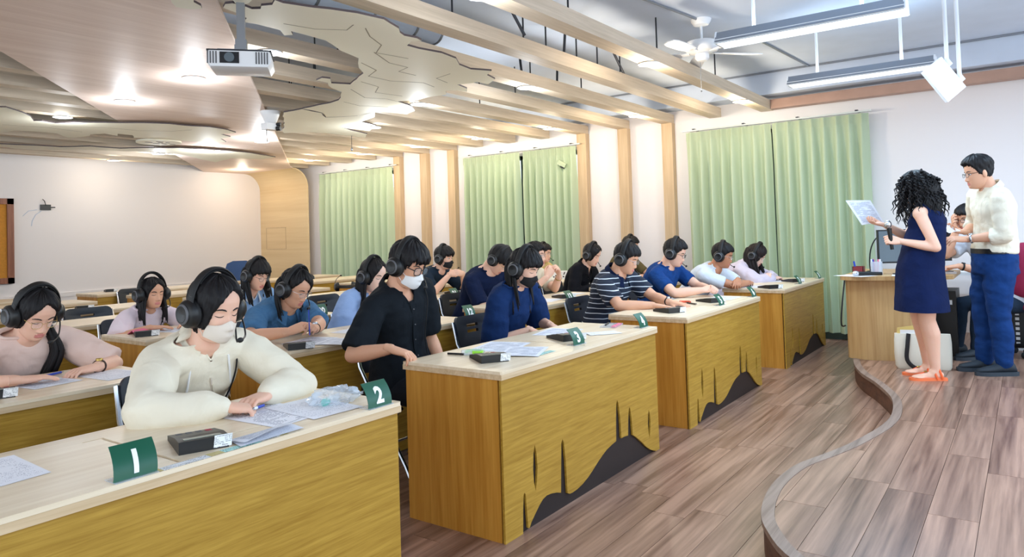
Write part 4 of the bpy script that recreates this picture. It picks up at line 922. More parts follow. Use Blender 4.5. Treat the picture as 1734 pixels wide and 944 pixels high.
def striped():
    m, nt, b = _new('cl_stripe'); tc = nt.nodes.new('ShaderNodeTexCoord'); sp = nt.nodes.new('ShaderNodeSeparateXYZ')
    v = nt.nodes.new('ShaderNodeVectorMath'); v.operation = 'MULTIPLY_ADD'; nt.links.new(tc.outputs['Object'], v.inputs[2])
    n = nt.nodes.new('ShaderNodeTexNoise'); n.inputs['Scale'].default_value = 5; nt.links.new(tc.outputs['Object'], n.inputs[0]); nt.links.new(n.outputs['Color'], v.inputs[0]); v.inputs[1].default_value = (.02, .02, .025)
    nt.links.new(v.outputs[0], sp.inputs[0])
    a = nt.nodes.new('ShaderNodeMath'); a.operation = 'MULTIPLY'; a.inputs[1].default_value = 1/.041; nt.links.new(sp.outputs[2], a.inputs[0])
    f = nt.nodes.new('ShaderNodeMath'); f.operation = 'FRACT'; nt.links.new(a.outputs[0], f.inputs[0])
    g = nt.nodes.new('ShaderNodeMath'); g.operation = 'LESS_THAN'; g.inputs[1].default_value = .15; nt.links.new(f.outputs[0], g.inputs[0])
    nt.links.new(_mix(nt, g.outputs[0], s2l((24, 36, 56)), s2l((214, 222, 232))), b.inputs['Base Color']); b.inputs['Roughness'].default_value = .85
striped()
plain('mask_white', (240, 240, 240), .8, bump=.1, bscale=200); plain('mask_cream', (226, 214, 200), .8, bump=.1, bscale=200); plain('mask_black', (22, 22, 26), .8)
# ---- analytic head
_ZK = [-.122, -.118, -.110, -.095, -.075, -.055, -.03, -.01, .01, .03, .05, .07, .09, .105, .115, .121]
_FK = [.030, .058, .078, .086, .0885, .088, .0875, .0865, .0875, .092, .093, .087, .071, .050, .030, .003]
_WK = [.016, .030, .040, .050, .0585, .0645, .070, .0735, .0755, .0765, .0755, .071, .060, .045, .028, .003]
_BK = [.004, .006, .010, .018, .034, .056, .079, .092, .100, .103, .101, .093, .076, .056, .034, .003]
_zf = np.linspace(-.122, .121, 400); _ker = np.exp(-np.linspace(-2, 2, 21)**2); _ker /= _ker.sum()
def _sm(K):
    y = np.interp(_zf, _ZK, K); return np.convolve(np.pad(y, 10, mode='edge'), _ker, 'valid')
_FS, _WS, _BS = _sm(_FK), _sm(_WK), _sm(_BK)
def _bumps(x, z):
    ax = np.abs(x); g = lambda u, v: np.exp(-(u*u+v*v))
    na = np.interp(z, [-.060, -.054, -.049, -.043, -.036, -.02, 0, .014, .026], [0, .003, .013, .0195, .019, .012, .006, .003, 0]); nw = np.interp(z, [-.05, -.036, 0, .02], [.0145, .0125, .009, .010])
    b = na*np.exp(-(x/nw)**2) + .006*g((ax-.013)/.006, (z+.047)/.006)
    b += -.0075*g((ax-.033)/.018, (z-.003)/.011) + .0065*g((ax-.033)/.0125, (z-.001)/.0075) + .003*g((ax-.030)/.02, (z-.021)/.006)
    b += .0055*g(x/.021, (z+.0665)/.0045) + .0060*g(x/.017, (z+.0775)/.0048) - .002*g(x/.02, (z+.072)/.002) + .004*g(x/.02, (z+.103)/.012) + .004*g((ax-.045)/.02, (z+.027)/.02)
    return b
def head_xyz(phi, z):
    F, W_, B = np.interp(z, _zf, _FS), np.interp(z, _zf, _WS), np.interp(z, _zf, _BS)
    s, c = np.sin(phi), np.cos(phi); x = W_*np.sign(s)*np.abs(s)**.88
    y = np.where(c > 0, -F*np.abs(c)**.86, B*np.abs(c)**.95)
    return x, y - _bumps(x, z)*np.clip(c*3, 0, 1), z
def ysurf(x, z):
    F, W_ = np.interp(z, _zf, _FS), np.interp(z, _zf, _WS); s = np.clip((abs(x)/W_)**(1/.88), 0, .999); c = math.sqrt(1-s*s)
    return float(-F*c**.86 - _bumps(np.array(x), np.array(z))*min(1, c*3))
def head_grid(nphi, nz):
    t = np.linspace(-1, 1, nphi, endpoint=False); phi = PI*np.sign(t)*np.abs(t)**1.35
    u = np.linspace(0, 1, nz); z = -.121+.2415*(u+.06*np.sin(2*PI*u)/1.0*.0); z = -.121+.2415*(.5-.5*np.cos(PI*(.08+.84*u)))/(.5+.5*np.cos(PI*.08))*1.0
    z = np.clip((z-z.min())/(z.max()-z.min())*.2415-.121, -.1215, .1205)
    P, Z = np.meshgrid(phi, z); return P, Z
def grid_faces(nphi, nz):
    return [(i*nphi+j, i*nphi+(j+1) % nphi, (i+1)*nphi+(j+1) % nphi, (i+1)*nphi+j) for i in range(nz-1) for j in range(nphi)] + [tuple(range(nphi-1, -1, -1)), tuple((nz-1)*nphi+j for j in range(nphi))]
def head_part(mb, M, nphi, nz, sc=1.0, lipcol=1):
    P, Z = head_grid(nphi, nz); x, y, z = head_xyz(P.ravel(), Z.ravel())
    vs = [M @ Vector((a*sc, b*sc, c*sc)) for a, b, c in zip(x, y, z)]; fs = grid_faces(nphi, nz)
    k = len(mb.v); mb.add(vs, fs, 0)
    for i, f in enumerate(fs[:-2]):
        cx = sum(x[j] for j in f)/4; cz = sum(z[j] for j in f)/4; cy = sum(y[j] for j in f)/4
        if cy < -.06 and abs(cx) < .0235 and -.0845 < cz < -.0615 and abs(cx) < .026*math.sqrt(max(0, 1-((cz+.073)/.0125)**2)): mb.m[len(mb.m)-len(fs)+i] = lipcol
def smst(t): t = np.clip(t, 0, 1); return t*t*(3-2*t)
def hair_shell(M, style, nphi, nz, sc=1.0, seed=0):
    P, Z = head_grid(nphi, nz); p, z = P.ravel(), Z.ravel(); x, y, zz = head_xyz(p, z); ap = np.degrees(np.abs(p)); sg = np.sign(p)
    fz = style.get('front', .062); tz = style.get('temple', .03); low = style.get('nape', -.095); side = style.get('side', -.035)
    hl = np.interp(ap, [0, 22, 42, 58, 72, 84, 100, 125, 180], [fz, fz, fz-.006, tz, min(tz, .0), side, side-.02, low*.8, low])
    if 'part' in style:      # parting: hair sweeps from the parting down to the temples
        pd = np.abs(np.degrees(p)-style['part']); hc_ = np.interp(pd, [0, 12, 28, 42, 54, 66, 80], [fz+.020, fz+.012, fz-.006, fz-.03, fz-.062, fz-.10, -.06])
        hl = np.where(ap < 84, np.maximum(hc_, side-.01), hl)
    rnd = np.random.RandomState(seed); jag = sum(rnd.uniform(.4, 1)*np.sin(np.degrees(p)*k/57.3+rnd.uniform(0, 6)) for k in (9, 17, 29, 43)); hl = hl + .0032*jag*(ap < 80)*style.get('jag', .25 if 'part' in style else 1)
    mk = smst((z-hl)/.009+.5)
    t = style.get('thick', .012) + style.get('top', .010)*smst((z-.02)/.09) + style.get('vol', 0)*smst((ap-50)/60)
    tex = sum(a*np.sin(np.degrees(p)/57.3*k+b+z*zz_) for a, k, b, zz_ in ((.0016, 23, 1, 60), (.0013, 41, 2, -90), (.0008, 71, 4, 40), (.0016, 13, .5, 120)))*style.get('tex', 1)
    if 'part' in style: t = t - .007*np.exp(-((np.degrees(p)-style['part'])/5.0)**2)*(z > .03)
    if 'bang' in style: t = t + style['bang']*np.exp(-(ap/55)**2)*smst((z-hl)/.01)*smst((.09-z)/.05)
    off = (t+tex)*mk - .007*(1-mk)
    W_, F, B = .076, .093, .103
    nx, ny, nz_ = x/W_**2, y/np.where(y < 0, F, B)**2, np.maximum(z, -.02)/.121**2
    L = np.sqrt(nx*nx+ny*ny+nz_*nz_)+1e-9; x, y, z = x+nx/L*off, y+ny/L*off, zz+nz_/L*off
    mb = MB(); mb.add([M @ Vector((a*sc, b*sc, c*sc)) for a, b, c in zip(x, y, z)], grid_faces(nphi, nz)); return mb
# ---- remeshed unions
LOOPS = []
def open_loops(bm):
    """the open edge loops of a cut garment, longest first, smoothed"""
    adj = {}
    for e in bm.edges:
        if len(e.link_faces) == 1:
            for a, b in ((e.verts[0], e.verts[1]), (e.verts[1], e.verts[0])): adj.setdefault(a, []).append(b)
    seen, out = set(), []
    for v in list(adj):
        if v in seen: continue
        lp, c, pv = [v], v, None; seen.add(v)
        while True:
            nx = [w for w in adj[c] if w not in seen]
            if not nx: break
            c = nx[0]; seen.add(c); lp.append(c)
        if len(lp) > 12: out.append([w.co.copy() for w in lp])
    out.sort(key=len, reverse=True); res = []
    for lp in out[:1]:
        n = len(lp); P_ = [lp[int(i*n/64)] for i in range(64)] if n > 64 else lp
        for _ in range(4): P_ = [(P_[i-1]+P_[i]*2+P_[(i+1) % len(P_)])/4 for i in range(len(P_))]
        res.append(P_)
    return res
def remesh(mb, voxel, smooth=2, wr=0.0, cut=None, mats=('skin_mid',), seed=0, wscale=9, bis=()):
    me = bpy.data.meshes.new('tmp'); me.from_pydata(mb.v, [], mb.f)
    bm = bmesh.new(); bm.from_mesh(me); bmesh.ops.recalc_face_normals(bm, faces=bm.faces[:]); bm.to_mesh(me); bm.free()
    o = bpy.data.objects.new('tmp', me); COL.objects.link(o)
    r = o.modifiers.new('r', 'REMESH'); r.mode = 'VOXEL'; r.voxel_size = voxel
    if smooth: s = o.modifiers.new('s', 'SMOOTH'); s.factor = .5; s.iterations = smooth
    bpy.context.view_layer.update(); dg = bpy.context.evaluated_depsgraph_get()
    nm = bpy.data.meshes.new_from_object(o.evaluated_get(dg)); bpy.data.objects.remove(o); bpy.data.meshes.remove(me)
    if wr:
        n = len(nm.vertices); co = np.empty(n*3); nm.vertices.foreach_get('co', co); co = co.reshape(-1, 3); no = np.empty(n*3); nm.vertices.foreach_get('normal', no); no = no.reshape(-1, 3)
        d_ = np.array([noise.noise((p[0]*wscale+seed, p[1]*wscale, p[2]*wscale*1.6))*wr + noise.noise((p[0]*wscale*2.6, p[1]*wscale*2.6+seed, p[2]*wscale*3.4))*wr*.45 + wr*.55 for p in co])
        nm.vertices.foreach_set('co', (co+no*d_[:, None]).ravel())
    if cut:
        bm = bmesh.new(); bm.from_mesh(nm)
        for co_, no_ in bis: bmesh.ops.bisect_plane(bm, geom=bm.verts[:]+bm.edges[:]+bm.faces[:], plane_co=co_, plane_no=no_)
        bmesh.ops.delete(bm, geom=[f for f in bm.faces if cut(f.calc_center_median())], context='FACES'); LOOPS[:] = open_loops(bm); bm.to_mesh(nm); bm.free()
    nm.materials.clear()
    for mt in mats: nm.materials.append(MATS[mt])
    nm.polygons.foreach_set('use_smooth', [True]*len(nm.polygons)); nm.update(); return nm
def absorb(mb, me, mi=0):
    mb.add([v.co.copy() for v in me.vertices], [tuple(p.vertices) for p in me.polygons], mi); bpy.data.meshes.remove(me)
POSE = {'flat': [(6, 10, 8)]*4, 'relaxed': [(18, 26, 18), (22, 30, 20), (26, 34, 22), (30, 38, 24)], 'grip': [(52, 62, 34), (56, 66, 36), (60, 68, 38), (64, 70, 38)], 'clasp': [(38, 62, 40), (40, 62, 40), (44, 62, 40), (48, 62, 40)], 'pen': [(34, 46, 22), (46, 56, 30), (58, 62, 34), (64, 66, 36)], 'edge': [(30, 34, 14), (32, 36, 16), (34, 38, 16), (36, 40, 18)], 'paper': [(20, 22, 10), (24, 26, 12), (28, 28, 14), (32, 30, 14)]}
def hand(W, d, n, side, pose, sc=1.0, voxel=.0042):
    """palm + four fingers + thumb; W wrist, d finger direction, n back-of-hand normal"""
    d = Vector(d).normalized(); n = Vector(n); n = (n-d*n.dot(d)).normalized(); y = n.cross(d); M = Matrix((d, y, n)).transposed().to_4x4(); M.translation = W; s = side
    mb = MB(); P = lambda *a: M @ Vector([v*sc for v in a])
    def ell(x, hw, hh, zc=0, yc=0): return [P(x, yc+hw*math.copysign(abs(math.cos(a))**.8, math.cos(a)), zc+hh*math.copysign(abs(math.sin(a))**.8, math.sin(a))) for a in [2*PI*k/14 for k in range(14)]]
    mb.loft([ell(-.03, .024, .019), ell(0, .027, .019), ell(.03, .036, .018, -.001), ell(.065, .041, .0155, 0), ell(.088, .039, .0125, .001), ell(.094, .033, .009, .001)])
    tips = []
    for k, (L, by) in enumerate(((.070, .029), (.078, .0095), (.073, -.010), (.058, -.0285))):
        pts = [P(.07, s*by, .002), P(.09, s*by*1.02, .003)]; a = 0; dirv = Vector((1, s*(by*2.2), 0)).normalized(); pos = Vector((.09, s*by*1.02, .003))
        for ph, ang in zip((.45, .31, .24), POSE[pose][k]):
            a += math.radians(ang); v = Vector((dirv.x*math.cos(a), dirv.y*math.cos(a), -math.sin(a))); h = pos+v*L*ph*.5; pos = pos+v*L*ph; pts += [P(*h), P(*pos)]
        r = (.0092, .0088, .0082, .0074)[k]*sc
        mb.cap_tube(pts, [r, r*1.03, r*.98, r*1.0, r*.9, r*.9, r*.84, r*.76], 10); tips.append(pos)
    cl = .35 if pose in ('flat', 'relaxed', 'edge') else .75
    t0 = Vector((.018, s*.022, -.006)); t1 = t0+Vector((.036, s*.028*(1-cl*.3), -.010-.012*cl)); t2 = t1+Vector((.032, s*.012*(1-cl*1.4), -.006-.012*cl)); t3 = t2+Vector((.024, s*.002*(1-cl*4), -.004-.004*cl))
    mb.cap_tube([P(*t0), P(*t1), P(*t2), P(*t3)], [.0135*sc, .0115*sc, .0098*sc, .008*sc], 10)
    return remesh(mb, voxel, 2)
def ik(S, Wt, l1, l2, hint):
    S, Wt = Vector(S), Vector(Wt); v = Wt-S; D = v.length
    if D > (l1+l2)*.995: Wt = S+v*((l1+l2)*.995/D); v = Wt-S; D = v.length
    a = (l1*l1-l2*l2+D*D)/(2*D); h = math.sqrt(max(0, l1*l1-a*a)); u = v/D
    p = Vector(hint)-u*Vector(hint).dot(u); p = p.normalized() if p.length > 1e-5 else u.orthogonal().normalized()
    return S+u*a+p*h, Wt
TRI = {}
def person(label, hc, hip, ang=-90, yaw=0, pitch=0, roll=0, sc=1.0, fem=False, R=None, L=None, handR=None, handL=None, elR=None, elL=None, top=None, skin='skin_mid', hair=None, hairmat='hair_black',
           legs='sit', pants='cl_darkpants', near=1, mask=None, specs=None, eyes='down', lean=None, locks=None, pony=None, lips='lip', extra=None, foot_z=0, shoe='shoe_black', twist=0, ground=0.0, feet=None, skirt=None, build=1.0, collar_open=None):
    f = Vector((math.cos(math.radians(ang)), math.sin(math.radians(ang)), 0)); up = V(0, 0, 1); rt = f.cross(up)
    H = Vector(hip); base = V(H.x, H.y, ground)
    E = thing('person', label, 'person', base)
    HC = Vector(hc); Bm = Matrix((-rt, -f, up)).transposed()
    M3 = Bm @ Matrix.Rotation(math.radians(yaw), 3, 'Z') @ Matrix.Rotation(math.radians(pitch), 3, 'X') @ Matrix.Rotation(math.radians(roll), 3, 'Y')
    M = M3.to_4x4(); M.translation = HC
    Ml = M.copy(); Ml.translation = HC-base          # head matrix in the person's own frame
    hs = sc*.985
    vox = .0085 if near == 0 else .011
    A = M @ (V(0, .03, -.06)*hs); B = A - .03*f*(1 if pitch < 45 else 1.6) - up*.054*sc
    Pc = H + up*.02; fs = .92 if fem else 1.0; fs *= build
    tw = math.radians(twist)
    mid = (Pc+B)/2 - f*.045*sc + up*.02
    def spine(t): return Pc*(1-t)**2 + mid*2*t*(1-t) + B*t*t
    def frame(t):
        T = (spine(t+.01)-spine(t-.01)).normalized(); lat = (rt*math.cos(tw*t)+f*math.sin(tw*t)); lat = (lat-T*lat.dot(T)).normalized(); return T, lat, T.cross(lat)*-1
    RG = [(-.10, .10, .08), (-.04, .15, .115), (.08, .17, .125), (.22, .158, .118), (.38, .142, .108), (.55, .150, .113), (.70, .165, .118), (.82, .17, .105), (.90, .15, .088), (.96, .10, .07), (1.0, .06, .055)]
    if fem: RG = [(t, w*(1.0 if t < .3 else .94), d_*(1.08 if .5 < t < .75 else .95)) for t, w, d_ in RG]
    def torso(mb, grow=0, t0=-9, t1=9, flare=0):
        rings = []
        for t, w, d_ in RG:
            if t < t0 or t > t1: continue
            c = spine(t)-base; T, lat, dp = frame(t); w_, dd = (w*fs*sc+grow+flare*max(0, .35-t)), (d_*fs*sc+grow+flare*max(0, .35-t))
            rings.append([c+lat*math.copysign(abs(math.cos(a))**.85, math.cos(a))*w_+dp*math.copysign(abs(math.sin(a))**.9, math.sin(a))*dd for a in [2*PI*k/20 for k in range(20)]])
        mb.loft(rings)
    T9, lat9, dp9 = frame(.86); front = dp9 if dp9.dot(f) > 0 else -dp9
    S = {}; sw = .178*fs*sc
    for key, sg, fw in (('R', 1, 0.02), ('L', -1, 0.02)): S[key] = spine(.86) + lat9*sg*sw + front*fw + up*.0
    l1, l2 = .285*sc, .25*sc
    hints = {'R': rt*.7-up*.8-f*.25, 'L': -rt*.7-up*.8-f*.25}
    for k_, e_ in (('R', elR), ('L', elL)):
        if e_ is not None: hints[k_] = Vector(e_)-S[k_]
    tgt = {'R': R, 'L': L}; El, Wr = {}, {}
    for key, sg in (('R', 1), ('L', -1)):
        if tgt[key] is None: tgt[key] = H + f*.28 + rt*sg*.10 + up*.14
        El[key], Wr[key] = ik(S[key], tgt[key], l1, l2, hints[key])
    # body: torso, neck, arms in one surface, then hands and head
    mb = MB(); torso(mb)
    mb.cap_tube([B-base-up*.03, (A+B)/2-base, A-base+M3 @ V(0, -.004, .03)], [.068*sc*fs, .056*sc*fs, .054*sc*fs], 14)
    for key, sg in (('R', 1), ('L', -1)):
        s_, e_, w_ = S[key]-base, El[key]-base, Wr[key]-base; c_ = spine(.9)-base
        mb.cap_tube([c_, (c_+s_)/2, s_], [.06*sc, .058*sc, .054*sc], 12)
        mb.cap_tube([s_, s_.lerp(e_, .35), s_.lerp(e_, .7), e_], [v*sc*(.92 if fem else 1)*build for v in (.052, .049, .044, .040)], 12)
        mb.cap_tube([e_, e_.lerp(w_, .3), e_.lerp(w_, .65), w_], [v*sc*(.92 if fem else 1)*build for v in (.040, .042, .035, .0265)], 12)
    if legs == 'bare':
        for sg, ft in ((1, feet[0]), (-1, feet[1])):
            hj = H-base+rt*sg*.085*sc; an = V(ft[0]-base.x, ft[1]-base.y, .085); kn = hj.lerp(an, .5)+f*.02
            mb.cap_tube([hj, hj.lerp(kn, .5), kn], [.098*sc, .086*sc, .064*sc], 14)
            mb.cap_tube([kn, kn.lerp(an, .28)-f*.014, kn.lerp(an, .6)-f*.008, an], [.062*sc, .067*sc, .05*sc, .036*sc], 14)
            mb.cap_tube([an+V(0, 0, -.045)-f*.03, an+V(0, 0, -.05)+f*.05, an+V(0, 0, -.062)+f*.15], [.028, .03, .016], 12)
            mb.cap_tube([an+V(0, 0, 0), an+V(0, 0, -.03)+f*.02], [.034, .034], 12); mb.ball(an+V(0, 0, -.06)+f*.12, (.05, .05, .014), 14, 8, 0, Matrix.Rotation(0, 3, 'Z'))
    out = MB(); absorb(out, remesh(mb, vox, 3))
    for key, sg, hp in (('R', 1, handR), ('L', -1, handL)):
        hp = hp or ('relaxed', None, None); dirf = (Wr[key]-El[key]).normalized()
        d_ = Vector(hp[1]).normalized() if hp[1] is not None else (dirf*V(1, 1, .35)).normalized(); n_ = Vector(hp[2]) if hp[2] is not None else up
        absorb(out, hand(Wr[key]-base, d_, n_, sg, hp[0], sc*(.98 if fem else 1.04), .0036 if near == 0 else .0052))
    q = {0: (84, 72), 1: (60, 52), 2: (44, 38)}[near]
    head_part(out, Ml, q[0], q[1], hs, 1)
    for sx in (-1, 1):   # ears
        out.ball(Ml @ V(sx*.0745*hs, .012*hs, -.008*hs), (.010*hs, .019*hs, .032*hs), 12, 10, 0, M3 @ Matrix.Rotation(sx*.35, 3, 'Z'))
    out.build('body', [skin, lips], E, fix=False, angle=70)
    P = lambda x, y, z: Ml @ (V(x, y, z)*hs)
    # eyes and brows
    if near < 2 or True:
        lm, bm_, wm = MB(), MB(), MB()
        for sx in (-1, 1):
            ex = [-.0155, -.010, -.004, .003, .009, .0145]
            dz = [.000, -.0035, -.005, -.005, -.0035, -.001] if eyes == 'down' else [.0, .004, .0062, .006, .0035, -.001]
            pts = [P(sx*(.0335+e), ysurf(.0335+e, z+.001)-.0012, z+.001) for e, z in zip(ex, dz)]
            lm.tube(pts, [.0007, .0013, .0016, .0016, .0015, .0008], 6)
            if eyes != 'down':
                wm.ball(P(sx*.0335, ysurf(.0335, .0)+.0062, .0005), (.0135*hs, .0085*hs, .0062*hs), 14, 10, 0, M3)
                wm.ball(P(sx*.0335, ysurf(.0335, .0)-.0012, .0005), (.0052*hs, .0015*hs, .0052*hs), 12, 8, 1, M3)
            bp = [(.014, .020), (.022, .0245), (.032, .0265), (.042, .0255), (.051, .021)]
            bm_.tube([P(sx*x, ysurf(x, z)-.0012, z) for x, z in bp], [.0016, .0026, .0026, .0022, .001], 6, flat=1.2)
        lm.build('eyelashes', ['lash'], E); bm_.build('eyebrows', ['brow'], E)
        if wm.v: wm.build('eyes', ['eye_white', 'iris'], E)
    # hair
    hq = {0: (120, 64), 1: (84, 46), 2: (60, 34)}[near]
    hm = hair_shell(Ml, hair, hq[0], hq[1], hs, len(label)) if hair else MB()
    rnd = random.Random(len(label)*7)
    if locks:            # long hair: strands that fall from the scalp
        n, Ln, spread, a0, a1 = int(locks.get('n', 44)*1.7), locks['len'], locks.get('spread', .03), locks.get('a0', 70), 180
        for k in range(n):
            sg = 1 if k % 2 else -1; aa = math.radians(a0+(a1-a0)*((k//2)+rnd.random()*.8)/(n/2)); z = rnd.uniform(-.02, .05)
            x, y, zz = [float(v) for v in head_xyz(np.array(sg*aa), np.array(z))]
            p0 = P(x*1.08, y*1.08, zz); p1 = P(x*1.18, y*1.2+.004, zz-.05)
            bk = -f*(locks.get('back', .03)) ; ou = (p1-(HC-base)); ou.z = 0; ou = ou.normalized() if ou.length > 0 else V(0, 0, 0)
            fwd = f*locks.get('fwd', 0)*(1 if math.degrees(aa) < 105 else 0)
            L_ = Ln*rnd.uniform(.86, 1.05); p2 = p1+V(0, 0, -L_*.45)+ou*spread*.6+bk*.4+fwd*.5; p3 = p1+V(0, 0, -L_*.95)+ou*spread*rnd.uniform(.2, .9)+bk+fwd
            r = rnd.uniform(.013, .019); hm.tube(spline([p0, p1, p2, p3], 4), [r*w for w in np.interp(np.linspace(0, 1, 13), [0, .15, .6, 1], [.5, 1, .9, .25])], 7, flat=.6)
    if pony:
        for k in range(pony.get('n', 16)):
            o_ = V(rnd.uniform(-1, 1), rnd.uniform(-1, 1), rnd.uniform(-.4, .4))*pony.get('w', .016)
            pp = [Vector(p)-base+o_*w for p, w in zip(pony['pts'], (.5, 1.1, 1.3, 1.2, .8))]; pp[-1] += V(0, 0, rnd.uniform(-.03, .03))
            hm.tube(spline(pp, 4), [.011*w for w in np.interp(np.linspace(0, 1, (len(pp)-1)*4+1), [0, .3, .7, 1], [.8, 1, .9, .15])], 7)
    if hm.v: hm.build('hair', [hairmat], E, angle=180)
    # ---- upper garment
    tp = top
    if tp and skirt is None:
        mb = MB(); torso(mb, .014, t0=tp.get('t0', -.2), t1=.99, flare=tp.get('flare', .04))
        slv = tp.get('sleeve', 'short'); lf = tp.get('len', .62)
        for key, sg in (('R', 1), ('L', -1)):
            s_, e_, w_ = S[key]-base, El[key]-base, Wr[key]-base; c_ = spine(.9)-base
            mb.cap_tube([c_, (c_+s_)/2, s_], [.074*sc, .072*sc, .066*sc], 12)
            lo = tp.get('loose', 1.0)
            if slv == 'short':
                e2 = s_.lerp(e_, lf); k = V(0, 0, -.006)
                mb.tube([s_-(e2-s_)*.1, s_, s_.lerp(e2, .5)+k, e2+k*2], [.055*sc, .066*sc, .066*sc*lo, .068*sc*lo], 14)
            elif slv == 'long':
                w2 = e_.lerp(w_, .97); k = V(0, 0, -.010)*(lo-1)*3
                mb.cap_tube([s_, s_.lerp(e_, .5)+k, e_], [.066*sc, .062*sc*lo, .056*sc*lo], 14)
                mb.cap_tube([e_, e_.lerp(w2, .4)+k, w2.lerp(e_, .16), w2], [.056*sc*lo, .054*sc*lo, .044*sc*lo, .036*sc], 14)
            elif slv == 'rolled':
                w2 = e_.lerp(w_, tp.get('roll', .38))
                mb.cap_tube([s_, s_.lerp(e_, .5), e_], [.068*sc, .066*sc, .060*sc], 14); mb.tube([e_-(w2-e_)*.2, e_, w2], [.05, .060*sc, .056*sc], 14)
        vd, vk = tp.get('v', (0, 0)); Bl = B-base+front*.0
        Tn = frame(.95)[0]
        def cut(c):
            q = c-Bl; dn = -q.dot(up); fr = q.dot(front); la = abs(q.dot(lat9))
            if q.dot(Tn) > .004 and (q-Tn*q.dot(Tn)).length < .12*sc: return True
            return vd > 0 and fr > .0 and dn < vd and la < max(0, (vd-dn))*vk
        bis = [(Bl+Tn*.004, Tn)]
        if vd > 0: bis += [(Bl-up*vd, (lat9+up*(-vk)).normalized()), (Bl-up*vd, (lat9+up*vk).normalized())]
        me = remesh(mb, vox, 3, tp.get('wr', .006), cut, (tp['mat'],), len(label), tp.get('ws', 9), bis)
        sh = link(tp.get('name', 'shirt'), me, E)
        # collar
        ck = tp.get('collar', 'crew'); nr = .074*sc*fs; T0 = ((A-B).normalized()+frame(.95)[0]).normalized(); lt = (lat9-T0*lat9.dot(T0)).normalized(); fr0 = T0.cross(lt); fr0 = fr0 if fr0.dot(f) > 0 else -fr0
        nc = B-base
        if LOOPS and (ck == 'crew' or vd > 0):
            MB().tube([p_+Tn*(.004 if ck == 'crew' else 0) for p_ in LOOPS[0]], .0082 if ck == 'crew' else .004, 8, closed=True, flat=1.0).build('neckband', [tp.get('cmat', tp['mat'])], E)
        if ck == 'crew': pass
        elif ck in ('shirt', 'hood'):
            n = 25; half = math.radians(158 if ck == 'shirt' else 150); rin, rmid, rout = [], [], []
            hgt = .03 if ck == 'shirt' else .022
            for k in range(n):
                a = -half+2*half*k/(n-1); back = (math.cos(a)+1)/2; ax = lt*math.sin(a)-fr0*math.cos(a)
                pt = 0 if ck == 'hood' else max(0, (abs(a)-1.6)/1.2)
                rin.append(nc+ax*nr*(.98)+T0*(hgt*.6-.035*(1-back))); rmid.append(nc+ax*nr*1.10+T0*(hgt-.04*(1-back)))
                rout.append(nc+ax*(nr*(1.28 if ck != 'hood' else 1.2)+.028*pt+(.03*back if ck == 'hood' else 0))+T0*(-.014-(.052 if ck != 'hood' else .02)*(1-back)-.012*pt - (.05*back if ck == 'hood' else 0))+fr0*.016*pt)
            th = [p+T0*.004 for p in rmid]
            cm = MB(); cm.loft([rin, rmid, [p+(p-nc).normalized()*.003 for p in rout], [p-(p-nc).normalized()*.004-T0*.004 for p in rout]], cap=False, closed=False)
            if ck == 'hood':   # hood fabric bunched at the back of the neck
                for k in range(3): cm.tube([nc-fr0*(nr*.75+.022*k)+lt*x*(1-.12*k)-fr0*(-abs(x)*.55)+T0*(.018-.022*k-abs(x)*.12) for x in np.linspace(-.11, .11, 9)], [.003, .014, .022, .026, .028, .026, .022, .014, .003], 10)
            cm.build('collar', [tp.get('cmat', tp['mat'])], E, angle=60, fix=False)
        if tp.get('placket'):
            pl = []
            for t in np.linspace(.88, .2, 9):
                T_, la_, dp_ = frame(t); dp_ = dp_ if dp_.dot(f) > 0 else -dp_
                w = np.interp(t, [r[0] for r in RG], [r[2] for r in RG])*fs*sc+.0165+tp.get('flare', .04)*max(0, .35-t); pl.append((spine(t)-base+dp_*w, la_, dp_))
            MB().loft([[c+l_*-.014, c+l_*-.014+d_*.004, c+l_*.014+d_*.004, c+l_*.014] for c, l_, d_ in pl]).build('placket', [tp['mat']], E, angle=40)
            bt = MB()
            for c, l_, d_ in pl[1::2]: bt.ball(c+d_*.005, .0045, 8, 6)
            bt.build('buttons', ['mask_cream' if tp['mat'] != 'cl_black' else 'key_grey'], E)
    # ---- legs
    if legs == 'sit':
        mb = MB(); fwd = f
        for sg in (1, -1):
            hj = H-base+rt*sg*.09*sc; kn = hj+fwd*.40*sc+rt*sg*.03; kn.z = max(.42, H.z-ground-.04)+.02; an = kn+fwd*(.04 if feet is None else feet[0])+V(0, 0, -(kn.z-.09))
            mb.cap_tube([hj, hj.lerp(kn, .5), kn], [.088*sc, .08*sc, .064*sc], 12); mb.cap_tube([kn, kn.lerp(an, .4), an], [.062*sc, .06*sc, .045*sc], 12)
            shoe_mesh(E, an+V(0, 0, -.09), fwd, shoe)
        mb.ball(H-base, (.15*sc, .14*sc, .11*sc), 14, 10)
        link('trousers', remesh(mb, .016, 2, .004, None, (pants,)), E)
    if mask: face_mask(E, P, mask, M3)
    if specs: glasses(E, P, specs, hs)
    return dict(E=E, M=M, base=base, S=S, El=El, Wr=Wr, B=B, A=A, f=f, rt=rt, P=P, hs=hs, front=front, spine=spine, frame=frame, lat=lat9, M3=M3, sc=sc, torso=torso, RG=RG, fs=fs)
